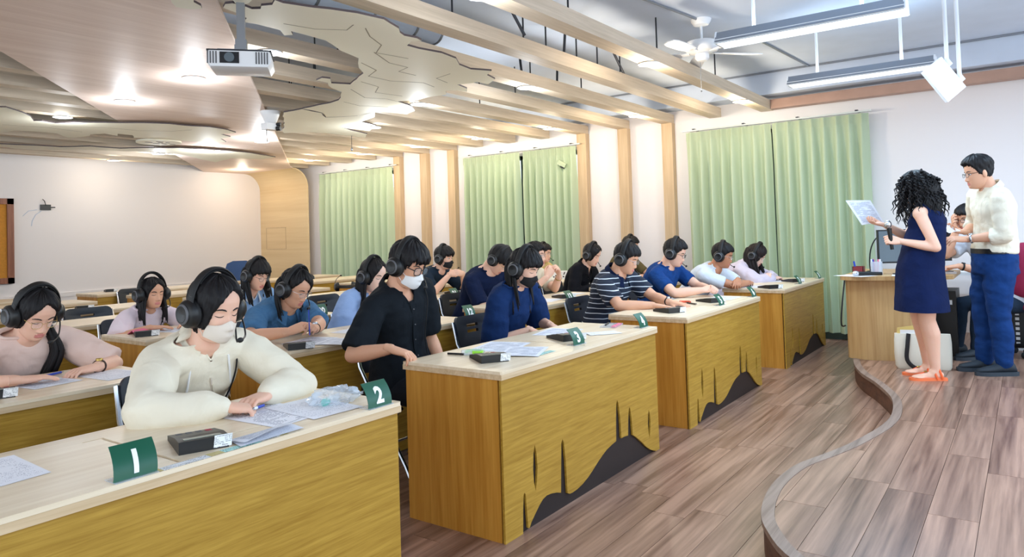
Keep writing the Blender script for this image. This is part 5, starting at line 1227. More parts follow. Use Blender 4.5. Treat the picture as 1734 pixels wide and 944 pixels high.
def shoe_mesh(E, g, d, mat, sole='sole_dark', L=.27):
    d = Vector(d).normalized(); y = V(0, 0, 1).cross(d); g = Vector(g)
    def ring(x, w, h0, h1, n=14): return [g+d*x+y*w*math.cos(a)+V(0, 0, max(h0, (h0+h1)/2+(h1-h0)/2*math.sin(a)*1.0)) for a in [2*PI*k/n for k in range(n)]]
    xs = [-.075, -.06, -.02, .03, .08, .13, .17, .185]; ws = [.02, .034, .038, .040, .046, .046, .034, .012]; hs_ = [.06, .095, .105, .098, .078, .066, .054, .04]
    MB().loft([ring(x*L/.27, w, .022, h) for x, w, h in zip(xs, ws, hs_)]).build('shoe', [mat], E, angle=60)
    MB().loft([[g+d*(x*L/.27)+y*s_*w*1.08+V(0, 0, z) for s_, z in ((-1, .0), (1, .0), (1, .03), (-1, .03))] for x, w in zip([-.085]+xs[1:-1]+[.195], [.022]+ws[1:-1]+[.016])]).build('sole', [sole], E, angle=50)
def face_mask(E, P, mat, M3):
    n, mrows = 17, 12; outer, inner = [], []
    for j in range(mrows):
        v = j/(mrows-1); row, ri = [], []
        for i in range(n):
            u = i/(n-1)*2-1; top = -.026+.012*math.exp(-(u/.28)**2)-.012*abs(u); bot = -.112+.022*abs(u)**1.5; z = top*(1-v)+bot*v
            x = u*.062*(1-.12*v); bulge = (.014*(1-abs(u)**1.6)*math.sin(PI*min(1, max(.12, v*.95+.05))**.8)+.004)
            zz = max(z, -.116); y = ysurf(min(abs(x), float(np.interp(zz, _zf, _WS))*.97), zz)
            row.append(P(x*1.03, min(y, -.02)-bulge, z)); ri.append(P(x*1.02, min(y, -.02)-bulge+.002, z))
        outer.append(row); inner.append(ri)
    mb = MB(); mb.loft(outer, cap=False, closed=False); k = len(mb.v); mb.loft(inner, cap=False, closed=False)
    mb.build('face_mask', [mat], E, angle=180, fix=False)
    for s in (-1, 1):
        MB().tube(spline([P(s*.062, ysurf(.062, -.04)-.004, -.04), P(s*.075, -.02, -.02), P(s*.083, .02, -.0), P(s*.08, .025, -.03), P(s*.064, -.025, -.07), P(s*.056, ysurf(.052, -.088)-.004, -.088)], 4), .0014, 6).build('ear_loop', [mat], E)
def glasses(E, P, kind, hs):
    mat, rr, w, h, sq = {'thin': ('gold', .0009, .0235, .0185, 2.6), 'silver': ('steel', .0009, .0235, .017, 2.8), 'black': ('black_plastic', .0024, .026, .021, 3.0), 'dark': ('black_plastic', .0016, .024, .016, 3.0), 'round': ('dark_metal', .001, .023, .021, 2.0)}[kind]
    rim, tm, ln = MB(), MB(), MB(); yc = ysurf(.0, .012)-.010
    for s in (-1, 1):
        c = []; q = []
        for k in range(26):
            a = 2*PI*k/26; x = s*.034+w*math.copysign(abs(math.cos(a))**(2/sq), math.cos(a)); z = -.002+h*math.copysign(abs(math.sin(a))**(2/sq), math.sin(a)); y = yc+.006*((abs(x)-.01)/.05)**2
            c.append(P(x, y, z)); q.append(P(x, y+.0004, z))
        rim.tube(c, rr, 6, closed=True); m_ = sum(q, V(0, 0, 0))/26; ln.add([m_]+q, [(0, 1+k, 1+(k+1) % 26) for k in range(26)])
        tm.tube([P(s*(.034+w), yc+.008, .006), P(s*.074, -.055, .008), P(s*.079, .005, .006), P(s*.078, .022, -.008)], rr*1.05, 6)
    rim.tube([P(-.0115, yc, .003), P(0, yc-.002, .007), P(.0115, yc, .003)], rr, 6)
    rim.build('eyeglass_rims', [mat], E); tm.build('eyeglass_temples', [mat], E); ln.build('eyeglass_lenses', ['lens_glass'], E, fix=False)
# ---- headsets (mesh data shared by all)
HSM = {}
def headset_meshes():
    hb = MB(); arc = [(.102*math.cos(a), .004+.02*math.sin(a), 0.02+.136*math.sin(a)) for a in [math.radians(4+172*k/26) for k in range(27)]]
    hb.tube(arc, [.019]*27, 12, flat=.34, up=(1, 0, 0)); HSM['headband'] = hb.mesh('headband', ['black_soft'], angle=60)
    pd = MB(); ar2 = [(.095*math.cos(a), .004+.02*math.sin(a), 0.02+.128*math.sin(a)) for a in [math.radians(40+100*k/16) for k in range(17)]]; pd.tube(ar2, [.019]*17, 12, flat=.32, up=(1, 0, 0)); HSM['band_pad'] = pd.mesh('band_pad', ['black_rubber'], angle=60)
    for s, k in ((1, 'ear_cup'), (-1, 'ear_cup.R')):
        Mx = Matrix.Translation((s*.080, .010, -.008)) @ Matrix.Rotation(s*PI/2, 4, 'Y')
        c = MB(); c.lathe([(.001, .044), (.029, .05), (.035, .047), (.037, .041), (.046, .036), (.052, .027), (.053, .014), (.001, .012)], 28, Mx); HSM[k] = c.mesh('ear_cup', ['black_plastic'], angle=35)
        c = MB(); c.lathe([(.020, -.004), (.038, -.006), (.053, -.002), (.056, .006), (.053, .014), (.02, .014)], 28, Mx); HSM[k+'p'] = c.mesh('ear_pad', ['black_soft'], angle=60)
        c = MB(); c.lathe([(.031, .0498), (.0365, .0475), (.0375, .0445), (.0335, .0485)], 28, Mx, cap=False); HSM[k+'r'] = c.mesh('cup_ring', ['key_grey'], angle=60)
        y = MB(); y.tube([(s*.098, .006, .06), (s*.101, .008, .03), (s*.098, .010, .012)], [.013, .015, .012], 10, flat=.45, up=(1, 0, 0))
        for j in range(5): y.tube([(s*.101, -.004, .028+j*.008), (s*.1035, .006, .028+j*.008), (s*.101, .016, .028+j*.008)], .0022, 6)
        HSM[k+'y'] = y.mesh('yoke', ['black_plastic'], angle=50)
    b = MB(); b.tube(spline([(.118, -.004, -.03), (.112, -.04, -.062), (.085, -.09, -.085), (.045, -.124, -.088)], 6), [.0035]*19, 8); HSM['mic_boom'] = b.mesh('mic_boom', ['black_plastic'])
    b = MB(); b.ball((.034, -.128, -.086), (.014, .009, .010), 12, 8); HSM['mic_tip'] = b.mesh('mic_foam', ['black_soft'])
headset_meshes()
def headset(M, label, boom=True, sc=1.0):
    t = thing('headset', label, 'headphones', (0, 0, 0), 0, 'black listening headsets')
    t.matrix_world = M @ Matrix.Scale(sc, 4)
    link('headband', HSM['headband'], t); link('band_pad', HSM['band_pad'], t)
    for k in ('ear_cup', 'ear_cup.R'):
        c = link('ear_cup', HSM[k], t); link('ear_pad', HSM[k+'p'], c); link('cup_ring', HSM[k+'r'], c); link('yoke', HSM[k+'y'], t)
    if boom: b = link('mic_boom', HSM['mic_boom'], t); link('mic_foam', HSM['mic_tip'], b)
    return t
def hs_cable(t, M, pts, r=.0028):
    iv = t.matrix_world.inverted() if t.matrix_world != Matrix() else Matrix()
    p0 = M @ V(.098, .0, -.055)
    o = MB().tube(spline([p0]+[Vector(p) for p in pts], 6), r, 7).build('cable', ['black_rubber'], None)
    o.parent = t; o.matrix_parent_inverse = M.inverted() if False else Matrix(); o.matrix_local = (M @ Matrix.Scale(1, 4)).inverted()
def watch(E, p, face, strapmat='strap_brown', dialmat='gold', r=.031):
    """wrist watch around the forearm: p = person dict, key"""
    w, e = p['Wr'][face]-p['base'], p['El'][face]-p['base']; d = (e-w).normalized(); c = w+d*.035; n = V(0, 0, 1); n = (n-d*n.dot(d)).normalized(); y = n.cross(d)
    MB().tube([c+(n*math.sin(a)+y*math.cos(a))*r for a in [2*PI*k/20 for k in range(20)]], .008, 8, closed=True, flat=.3, up=n).build('watch_strap', [strapmat], E)
    Mx = Matrix((d, y, n)).transposed().to_4x4(); Mx.translation = c+n*r
    MB().lathe([(.001, .008), (.013, .008), (.016, .004), (.016, -.004), (.001, -.004)], 20, Mx).build('watch_case', [dialmat], E)
# ------------------------------------------------------------------ who sits where
MAN = dict(front=.060, temple=.03, side=-.03, nape=-.085, thick=.012, top=.010)
FRINGE = dict(front=.038, temple=.012, side=-.035, nape=-.09, thick=.013, top=.010, bang=.008, jag=2.2)
PART = dict(front=.070, temple=.028, side=-.06, nape=-.11, thick=.010, top=.007, part=0, vol=.003)
PEOPLE = {}
def seat(key, headset_label, boom=True, hsc=1.0, **k):
    p = person(**k); PEOPLE[key] = p
    if headset_label: p['hs'] = headset(p['M'], headset_label, boom, hsc); p['cab'] = p['M']
    return p
DZ = DH+.03
# ---- front row
p = seat('hoodie', 'headset with mic boom on the woman in the cream hoodie', label='woman in a cream zip hoodie and beige face mask writing at the front-left desk', hc=(1.53, .62, 1.10), hip=(1.60, .98, .50), yaw=4, pitch=14, fem=True, near=0, build=1.0,
         R=(1.40, .37, DZ+.012), L=(1.60, .40, DZ+.01), elR=(1.16, .52, .76), elL=(1.86, .50, .76), handR=('pen', (.75, -.35, -.18), (.1, -.1, 1)), handL=('relaxed', (-.9, -.25, -.05), (0, 0, 1)), skin='skin_light',
         hair=dict(PART, part=14, front=.074), hairmat='hair_black', mask='mask_cream',
         top=dict(mat='cl_cream', sleeve='long', loose=1.14, v=(.10, .42), collar='hood', wr=.014, ws=6, flare=.08, name='hoodie'))
T = p; E_ = p['E']
def torso_pt(p, t, u, extra=.02):
    """a point on the front of the garment: t up the spine, u sideways to the person's left"""
    T_, la, dp = p['frame'](t); dp = dp if dp.dot(p['f']) > 0 else -dp
    w = float(np.interp(t, [r[0] for r in p['RG']], [r[2] for r in p['RG']]))*p['fs']*p['sc']; hw = float(np.interp(t, [r[0] for r in p['RG']], [r[1] for r in p['RG']]))*p['fs']*p['sc']
    return p['spine'](t)-p['base'] - la*u + dp*(w*math.sqrt(max(.05, 1-(u/(hw+.02))**2))+extra)
MB().tube([torso_pt(p, t, .0, .022) for t in (.80, .7, .6, .48, .36, .24)], .006, 8, flat=.6).build('zipper', ['mask_cream'], E_)
MB().tube([torso_pt(p, .76, .004, .03), torso_pt(p, .72, .006, .032), torso_pt(p, .64, .01, .034)], .005, 8).build('zip_pull', ['cl_cream'], E_)
for u in (-.075, .07): MB().tube([torso_pt(p, t, u*(1+.1*i), .028) for i, t in enumerate((.93, .84, .72, .60, .5))], .0042, 7).build('drawstring', ['mask_white'], E_)
def cable(p, pts):
    t = p['hs']; M = p['M']
    o = MB().tube(spline([M @ V(.1, .0, -.055)]+[Vector(q) for q in pts], 6), .0032, 7).build('cable', ['black_rubber'], t); o.matrix_local = M.inverted()
def tp(p, t, u, e=.035): return torso_pt(p, t, u, e)+p['base']
cable(p, [tp(p, .86, .11), tp(p, .66, .085), tp(p, .45, .05), tp(p, .28, .03), tp(p, .1, .02)])
t = pen((1.545, .345), (1.49, .33), ('pen_blue', 'white_plastic'), 'blue and white pen in the hoodie woman\'s fingers', z=DH+.012)
t.rotation_euler = (0, 0, 0)
p = seat('black', 'headset worn by the man in the black shirt', label='man in a black short-sleeved shirt, white mask and black glasses gripping the desk corner', hc=(2.82, .86, 1.20), hip=(2.93, 1.02, .52), yaw=6, pitch=20, near=0, sc=1.02,
         R=(2.50, .68, DZ+.025), L=(3.02, .80, .60), elR=(2.46, .98, .74), elL=(3.2, 1.15, .8), handR=('edge', (.22, -.86, -.22), (.05, .1, 1)), skin='skin_mid', hair=dict(FRINGE, front=.042, thick=.015, top=.011, jag=3), mask='mask_white', specs='black',
         top=dict(mat='cl_black', sleeve='short', len=.86, loose=1.12, v=(.15, .42), collar='shirt', placket=True, wr=.008, flare=.06))
cable(p, [tp(p, .86, .13), tp(p, .66, .09), tp(p, .45, .075), tp(p, .25, .07)])
p = seat('navygirl', 'headset worn by the woman in navy with a black mask', label='woman in a navy T-shirt and black mask looking down at the second front desk', hc=(3.84, .80, 1.125), hip=(3.90, 1.04, .50), yaw=4, pitch=20, fem=True, near=0, build=1.04,
         R=(3.80, .74, .73), L=(4.02, .72, .73), elR=(3.62, .98, .74), elL=(4.2, .98, .76), skin='skin_light', handR=('relaxed', (.1, -1, -.4), (0, 0, 1)), handL=('relaxed', (-.1, -1, -.4), (0, 0, 1)),
         hair=dict(FRINGE, front=.040, temple=.02, side=-.07, nape=-.11, thick=.013, top=.010, jag=1.6), mask='mask_black', locks=dict(len=.26, n=34, a0=96, spread=.006, back=-.02, fwd=.02),
         top=dict(mat='cl_navy', sleeve='short', len=.92, loose=1.25, wr=.008, flare=.08))
MB().tube([torso_pt(p, t, u, .017) for t, u in ((.62, .05), (.66, .07), (.64, .09), (.6, .085), (.62, .06), (.55, .07), (.5, .065))], .003, 6).build('chest_print', ['mask_white'], p['E'])
p = seat('stripe', 'headset worn by the man in the striped polo', label='man in a navy striped polo shirt and thin glasses resting both hands on a sheet', hc=(5.20, .75, 1.125), hip=(5.26, 1.02, .50), yaw=6, pitch=20, near=1, build=1.08,
         R=(5.00, .44, DZ), L=(5.24, .40, DZ), elR=(4.82, .72, .76), elL=(5.5, .72, .78), handR=('flat', (.5, -.75, -.12), (0, .1, 1)), handL=('flat', (-.1, -.95, -.12), (0, .1, 1)), skin='skin_mid', hair=dict(MAN, front=.052), specs='silver',
         top=dict(mat='cl_stripe', sleeve='short', len=.72, loose=1.1, v=(.10, .5), collar='shirt', cmat='cl_deepnavy', wr=.007))
watch(p['E'], p, 'L', 'black_rubber', 'steel')
p = seat('blue', 'headset worn by the man in the royal blue T-shirt', label='man in a royal blue T-shirt and dark glasses with clasped hands on the desk', hc=(6.17, .75, 1.13), hip=(6.22, 1.02, .51), yaw=8, pitch=18, near=1, build=1.08,
         R=(6.02, .44, DZ+.03), L=(6.16, .42, DZ+.03), elR=(5.78, .74, .77), elL=(6.5, .70, .77), handR=('clasp', (.65, -.6, .15), (-.5, -.3, .8)), handL=('clasp', (-.65, -.6, .15), (.5, -.3, .8)), skin='skin_light', hair=dict(MAN, front=.066, top=.013), specs='dark',
         top=dict(mat='cl_royal', sleeve='short', len=.66, collar='crew', wr=.006))
p = seat('white', 'headset worn by the older man in the white T-shirt', label='tanned man in a white T-shirt and glasses leaning on crossed forearms', hc=(7.0, .60, 1.07), hip=(7.06, 1.06, .50), yaw=6, pitch=14, near=1,
         R=(7.18, .40, DZ+.012), L=(7.02, .46, DZ+.05), elR=(6.82, .52, .76), elL=(7.34, .54, .76), handR=('relaxed', (.9, .25, -.05), (0, -.2, 1)), handL=('relaxed', (-.8, -.2, -.2), (0, -.2, 1)), skin='skin_tan', hair=dict(MAN, front=.060), specs='silver',
         top=dict(mat='cl_white', sleeve='short', len=.7, wr=.007, flare=.06))
watch(p['E'], p, 'L', 'steel', 'steel')
bp = MB(); pts = [[torso_pt(p, t, u, .017) for u in (.005, .03, .055, .08)] for t in (.78, .66, .54, .45)]; bp.loft(pts, cap=False, closed=False); bp.build('shirt_graphic', ['cl_denim'], p['E'], fix=False)
p = seat('lilac', 'headset worn by the woman in the lilac shirt', label='long-haired woman in a lilac shirt and glasses bent over the rightmost front desk', hc=(8.08, .60, 1.03), hip=(8.06, 1.04, .50), yaw=0, pitch=30, fem=True, near=1,
         R=(8.0, .40, DZ), L=(8.0, .44, DZ+.04), elR=(7.70, .56, .76), elL=(8.32, .56, .76), skin='skin_fair', hair=dict(PART, part=20, front=.07), hairmat='hair_dark', specs='silver', locks=dict(len=.34, n=46, a0=70, spread=.03, back=-.03, fwd=.05),
         top=dict(mat='cl_lilac', sleeve='long', loose=1.25, collar='shirt', wr=.009, flare=.06))
# ---- second row
Y2 = 1.38
p = seat('pink', 'large headset on the woman in the pink T-shirt', label='woman in a pale pink T-shirt with gold glasses and a side ponytail', hc=(1.44, 2.0, 1.04), hip=(1.46, 2.36, .50), yaw=6, pitch=30, fem=True, near=0, build=1.04,
         R=(1.26, 1.72, DZ), L=(1.60, 1.74, DZ), elR=(1.08, 1.98, .76), elL=(1.80, 1.98, .76), handR=('flat', (.85, -.15, -.04), (0, 0, 1)), handL=('relaxed', (-.9, -.12, -.05), (0, 0, 1)), skin='skin_light', hair=dict(PART, part=3, front=.072), specs='thin',
         top=dict(mat='cl_pink', sleeve='short', len=.9, loose=1.2, wr=.008, flare=.06))
q = p; M = p['M']
nb = MB(); pp = [M @ V(.07, .03, -.05), M @ V(.088, -.015, -.105), tp(q, .9, .115, .05), tp(q, .72, .085, .045), tp(q, .48, .07, .04)]
rnd = random.Random(5)
for k in range(22):
    o_ = V(rnd.uniform(-1, 1), rnd.uniform(-1, 1), rnd.uniform(-.3, .3))*.018; c = [Vector(v)-p['base']+o_*w for v, w in zip(pp, (.4, .8, 1.2, 1.5, 1.2))]; c[-1] += V(0, 0, rnd.uniform(-.035, .03))
    nb.tube(spline(c, 5), [.012*w for w in np.interp(np.linspace(0, 1, 21), [0, .3, .75, 1], [.7, 1, .95, .12])], 7)
nb.build('ponytail', ['hair_black'], p['E'], angle=180)
watch(p['E'], p, 'L', 'strap_brown', 'gold')
p = seat('denim', 'headset worn by the woman in the denim shirt', label='woman in a blue denim short-sleeved shirt holding a pencil over her papers', hc=(2.92, 1.97, 1.045), hip=(2.92, 2.38, .50), yaw=12, pitch=26, fem=True, near=0, build=1.14,
         R=(2.64, 1.68, DZ+.035), L=(2.82, 1.66, DZ+.03), elR=(2.46, 1.98, .76), elL=(3.24, 1.96, .77), handR=('pen', (.6, -.5, .25), (-.6, -.2, .7)), handL=('pen', (-.55, -.55, .25), (.6, -.2, .7)), skin='skin_mid', hair=dict(PART, part=-18, front=.074), specs='silver',
         locks=dict(len=.2, n=30, a0=115, spread=.02, back=-.05), top=dict(mat='cl_denim', sleeve='short', len=.8, loose=1.12, v=(.06, .9), collar='shirt', placket=True, wr=.008, flare=.05))
cable(p, [tp(p, .84, .1), tp(p, .6, .06), tp(p, .35, .04)])
for s_ in (-1, 1): MB().loft([[torso_pt(p, t, s_*.085+u, .0185) for u in (-.045, -.02, .005, .03, .05)] for t in (.62, .58, .50, .42)], cap=False, closed=False).build('chest_pocket', ['cl_denim'], p['E'], fix=False)
watch(p['E'], p, 'L', 'black_rubber', 'steel')
t = thing('pencil', 'thin purple pencil held upright by the woman in the denim shirt', 'pencil', (2.725, 1.585, DH+.11)); MB().tube([(0, 0, -.07), (.004, .01, .08)], .0035, 8).build('barrel', ['pen_blue'], t)
p = seat('ltblue', 'headset worn by the long-haired woman in pale blue', label='long-haired woman in a pale blue collared shirt behind the black-shirt man', hc=(3.74, 2.12, 1.07), hip=(3.72, 2.36, .50), yaw=6, pitch=14, fem=True, near=1,
         R=(3.58, 2.0, .73), L=(3.86, 2.0, .73), elR=(3.46, 2.28, .76), elL=(4.02, 2.28, .76), skin='skin_fair', hair=dict(PART, part=8, front=.076), hairmat='hair_black', locks=dict(len=.48, n=50, a0=82, spread=.015, back=.045),
         top=dict(mat='cl_palesky', sleeve='short', len=.95, loose=1.3, v=(.05, .9), collar='shirt', placket=True, wr=.008, flare=.06))
p = seat('navyman', 'headset on the man bowing over his desk', False, label='man in a dark navy T-shirt bowing his head low beside the number 12 sign', hc=(5.18, 2.02, 1.12), hip=(5.26, 2.42, .50), yaw=10, pitch=46, near=1, sc=1.03, build=1.12,
         R=(5.10, 1.84, DZ), L=(5.36, 1.84, DZ), elR=(4.92, 2.12, .8), elL=(5.56, 2.12, .8), skin='skin_light', hair=dict(FRINGE, front=.036, thick=.018, top=.013), specs='thin',
         top=dict(mat='cl_deepnavy', sleeve='short', len=.85, loose=1.1, wr=.006))
p = seat('cream', None, label='man in a cream T-shirt with glasses and clasped hands raised before his chin', hc=(5.92, 2.12, 1.125), hip=(5.92, 2.42, .50), yaw=14, pitch=-2, near=1, eyes='open', build=1.04,
         R=(5.72, 1.86, .93), L=(5.88, 1.82, .93), elR=(5.58, 2.02, .74), elL=(6.04, 1.95, .74), handR=('clasp', (.55, -.25, .75), (-.6, -.7, .2)), handL=('clasp', (-.5, -.25, .8), (.7, -.6, .2)), skin='skin_light', hair=dict(MAN, front=.058, top=.02, jag=2), specs='silver',
         top=dict(mat='cl_ivory', sleeve='short', len=.72, loose=1.1, wr=.006))
watch(p['E'], p, 'L', 'gold', 'gold')
p = seat('jacket', 'headset worn by the woman in the black jacket', label='woman in a black jacket behind the striped-polo man', hc=(7.02, 2.10, 1.09), hip=(7.02, 2.42, .50), yaw=4, pitch=22, fem=True, near=2,
         R=(6.9, 2.02, .74), L=(7.1, 1.98, .74), skin='skin_light', hair=dict(PART, part=10, front=.072), top=dict(mat='cl_blackjacket', sleeve='long', loose=1.15, v=(.17, .36), collar='shirt', wr=.006, flare=.08))
p = seat('olive', 'headset on the man hidden behind the striped-polo man', label='man in an olive T-shirt mostly hidden behind the striped-polo man', hc=(8.08, 2.15, 1.15), hip=(8.1, 2.42, .52), yaw=4, pitch=12, near=2, boom=False,
         R=(7.96, 1.80, DZ), L=(8.22, 1.80, DZ), skin='skin_mid', hair=dict(MAN, thick=.014), top=dict(mat='cl_olive', sleeve='short', len=.75, wr=.006))
# ---- third row
Y3 = 2.69
p = seat('girl', 'headset with mic boom on the young girl', label='young girl in a white and pink T-shirt with both hands on her desk', hc=(2.68, 3.30, 1.00), hip=(2.68, 3.56, .47), yaw=2, pitch=5, fem=True, near=0, sc=.88,
         R=(2.56, 3.10, DZ), L=(2.82, 3.10, DZ), elR=(2.40, 3.36, .76), elL=(2.98, 3.36, .76), handR=('flat', (.75, -.55, -.05), (0, 0, 1)), handL=('flat', (-.55, -.7, -.05), (0, 0, 1)), skin='skin_mid', hair=dict(PART, part=4, front=.070), locks=dict(len=.17, n=44, a0=72, spread=.02, back=-.01, fwd=.01),
         top=dict(mat='cl_whitepink', sleeve='short', len=.9, loose=1.25, wr=.006, flare=.06))
cable(p, [tp(p, .86, .08), tp(p, .6, .05), tp(p, .4, .04)])
p = seat('roundglasses', 'headset worn by the woman with round glasses', label='woman with round glasses in a sky blue shirt behind the denim-shirt woman', hc=(3.55, 3.30, 1.08), hip=(3.56, 3.62, .50), yaw=8, pitch=20, fem=True, near=1,
         R=(3.42, 3.1, DZ), L=(3.7, 3.1, DZ), skin='skin_light', hair=dict(FRINGE, front=.04, temple=.02, side=-.06, nape=-.1, jag=1.5, top=.01), specs='round', locks=dict(len=.22, n=34, a0=80, spread=.01, back=-.02, fwd=.05),
         top=dict(mat='cl_skyblue', sleeve='short', len=.8, v=(.12, .5), collar='shirt', cmat='cl_white', wr=.006))
p = seat('blackmask', 'headset worn by the listener with clasped hands and black mask', label='person in a dark T-shirt and black mask resting the chin on clasped hands', hc=(5.84, 3.26, 1.115), hip=(5.80, 3.62, .50), yaw=12, pitch=6, near=1, boom=False, eyes='open',
         R=(5.70, 3.06, .95), L=(5.88, 3.04, .95), elR=(5.50, 3.26, .74), elL=(6.08, 3.20, .74), handR=('clasp', (.8, -.1, .1), (-.1, -.9, .4)), handL=('clasp', (-.8, -.1, .1), (.1, -.9, .4)), skin='skin_light', hair=dict(FRINGE, front=.036, thick=.015, side=-.06), mask='mask_black',
         top=dict(mat='cl_darkteal', sleeve='short', len=.8, wr=.006))
MB().tube([torso_pt(p, t, u, .017) for t, u in ((.5, -.02), (.54, .01), (.5, .03), (.46, .01), (.5, .05), (.44, .04), (.42, -.01), (.48, -.02))], .005, 6).build('chest_print', ['mask_white'], p['E'])
p = seat('behind', 'headset mic peeking out behind the man in the cream T-shirt', label='man in a beige shirt almost hidden behind the man in the cream T-shirt', hc=(8.05, 3.42, 1.08), hip=(8.05, 3.68, .50), yaw=6, pitch=6, near=2, eyes='open',
         R=(8.0, 3.1, DZ), L=(8.25, 3.1, DZ), skin='skin_light', hair=dict(MAN, front=.055), specs='silver', top=dict(mat='cl_beige', sleeve='short', len=.7, wr=.006))
# ---- chairs of the sitters, then the empty ones that show
for x, y, lab in [(1.67, 1.01, 'dark folding chair under the woman in the cream hoodie'), (3.01, 1.04, 'dark folding chair behind the man in the black shirt'), (3.89, 1.06, 'dark folding chair with two slots behind the woman in navy'), (5.31, 1.05, 'dark folding chair of the striped-polo man'), (6.25, 1.05, 'dark folding chair of the man in royal blue'), (7.09, 1.08, 'dark folding chair of the white T-shirt man'), (8.09, 1.07, 'dark folding chair of the woman in lilac'),
                  (1.49, 2.38, 'dark folding chair of the pink T-shirt woman'), (2.95, 2.40, 'dark folding chair of the denim-shirt woman'), (3.96, 2.38, 'dark folding chair of the long-haired woman in pale blue'), (5.30, 2.44, 'dark folding chair of the bowing man in navy'), (5.95, 2.44, 'dark folding chair of the cream T-shirt man'), (7.05, 2.44, 'dark folding chair of the woman in the black jacket'), (8.13, 2.44, 'dark folding chair of the man in olive'),
                  (2.75, 3.59, 'dark folding chair behind the young girl'), (3.59, 3.64, 'dark folding chair of the woman with round glasses'), (5.83, 3.64, 'dark folding chair of the listener in the black mask'), (8.08, 3.70, 'dark folding chair of the man in the beige shirt'),
                  (.5, 2.47, 'empty dark folding chair at the left end of the second row'), (2.1, 4.95, 'empty dark folding chair behind the fourth row, left of the girl'), (3.05, 4.95, 'empty dark folding chair behind the fourth row, at the girl\'s shoulder'), (1.15, 3.70, 'empty dark folding chair at the left of the third row'), (3.0, 6.2, 'empty dark folding chair behind the fifth row'), (2.3, 6.2, 'empty dark folding chair behind the fifth row at the pink T-shirt woman\'s head'), (4.75, 3.72, 'empty dark folding chair behind number 21, left place'), (4.7, 7.45, 'empty dark folding chair in the sixth row, near the veneer panel'), (7.4, 7.45, 'empty dark folding chair in the sixth row by the far curtain'), (7.3, 8.6, 'empty dark folding chair in the last row by the far curtain'), (1.2, 6.2, 'empty dark folding chair behind the fifth row at the left edge'), (2.9, 8.6, 'empty dark folding chair in the last row under the white wall')]:
    chair(x, y, lab)
# spare headsets lying on desks
def lying(x, y, label, rz=0):
    M = Matrix.Translation((x, y, DH+.052)) @ Matrix.Rotation(rz, 4, 'Z') @ Matrix.Rotation(-PI/2+.12, 4, 'X'); return headset(M, label)
lying(5.72, 4.72, 'unused headset with raised mic lying behind the number 20 sign', 2.6); lying(7.35, 4.3, 'unused headset lying on a desk left of the bowing man', 2.2)
lying(1.02, 3.1, 'unused black headset lying on a desk by the pink T-shirt woman\'s head', 2.9); lying(2.15, 3.02, 'unused black headset lying on the desk left of the girl', 2.9) if False else None
# ================================================================== STANDING PEOPLE AND THE OPERATOR
SZ = STAGE_Z
wm = person('woman with long black curly hair in a sleeveless navy dress holding a microphone', hc=(6.19, -1.21, 1.595), hip=(6.24, -1.20, .98), ang=114, twist=-34, yaw=-24, pitch=6, fem=True, near=0, sc=.95, ground=SZ, legs='bare', feet=[(6.45, -1.20), (6.26, -1.27)], skin='skin_light', hair=dict(front=.066, temple=.03, side=-.07, nape=-.11, thick=.02, top=.016), eyes='open',
            L=(6.07, -1.10, 1.205), R=(6.22, -.98, 1.33), elL=(6.06, -1.25, 1.10), elR=(6.5, -1.1, 1.1), handL=('grip', (-.3, .75, .15), (-.7, -.5, .35)), handR=('paper', (-.55, .75, .2), (.2, -.2, -.95)), skirt=True)
E_ = wm['E']; base = wm['base']; f, rt, sc = wm['f'], wm['rt'], wm['sc']
mb = MB(); wm['torso'](mb, .016, t0=.5, t1=.97)
z_hem = .60-SZ+.06; hipc = Vector((6.24, -1.20, .98))-base; chc = wm['spine'](.78)-base; rings = []
for z, w, d_ in ((1.20, .135, .10), (1.14, .158, .125), (1.05, .166, .138), (.95, .173, .148), (.85, .182, .158), (.72, .192, .166), (.62, .2, .173), (.52, .208, .18), (z_hem, .211, .182)):
    c = hipc.lerp(chc, max(0, min(1, (z-.85)/.35))); k = 1 if z < .8 else .25
    rings.append([V(c.x, c.y, z)+rt*math.cos(a)*w*(1+.03*math.sin(7*a)*k)+f*math.sin(a)*d_*(1+.03*math.sin(6*a+1)*k) for a in [2*PI*q/40 for q in range(40)]])
mb.loft(rings)
for sg in (-1, 1): mb.cap_tube([wm['S']['L' if sg < 0 else 'R'].lerp(wm['B'], .32)-base+V(0, 0, -.02), wm['S']['L' if sg < 0 else 'R'].lerp(wm['B'], .62)-base+V(0, 0, .005)], [.058, .056], 12)
link('dress', remesh(mb, .0085, 3, .004, lambda c: c.z < z_hem+.012, ('cl_dress',), 3, 6, [((0, 0, z_hem+.012), (0, 0, 1))]), E_)
hm = MB(); rnd = random.Random(12); P = wm['P']
for k in range(330):      # the mass of corkscrew curls
    a = math.radians(rnd.uniform(38, 180))*rnd.choice((-1, 1)); z = rnd.uniform(-.06, .115); x, y, zz = [float(v) for v in head_xyz(np.array(a), np.array(z))]
    p0 = P(x*1.02, y*1.02, zz); c0 = P(0, 0, -.01); o_ = (p0-c0); o_.z *= .55; o_.normalize()
    out = rnd.uniform(.02, .085)*(1 if z > -.02 else .8); dn = rnd.uniform(.09, .20)*(1.25 if z < .03 else .8)
    p1 = p0+o_*out; p2 = p1+V(0, 0, -dn)+o_*out*.45; n = 24; r = rnd.uniform(.006, .010); ph = rnd.random()*6; tt = rnd.uniform(4, 6); pts = []
    side1 = o_.cross(V(0, 0, 1)).normalized()
    for i in range(n):
        u = i/(n-1); c = p0*(1-u)**2+p1*2*u*(1-u)+p2*u*u; pts.append(c+(side1*math.cos(ph+u*tt*2*PI)+o_*math.sin(ph+u*tt*2*PI))*r*min(1, u*3))
    hm.tube(pts, [.0062*w for w in np.interp(np.linspace(0, 1, n), [0, .2, .8, 1], [.8, 1, .9, .3])], 5)
for k in range(3): pass
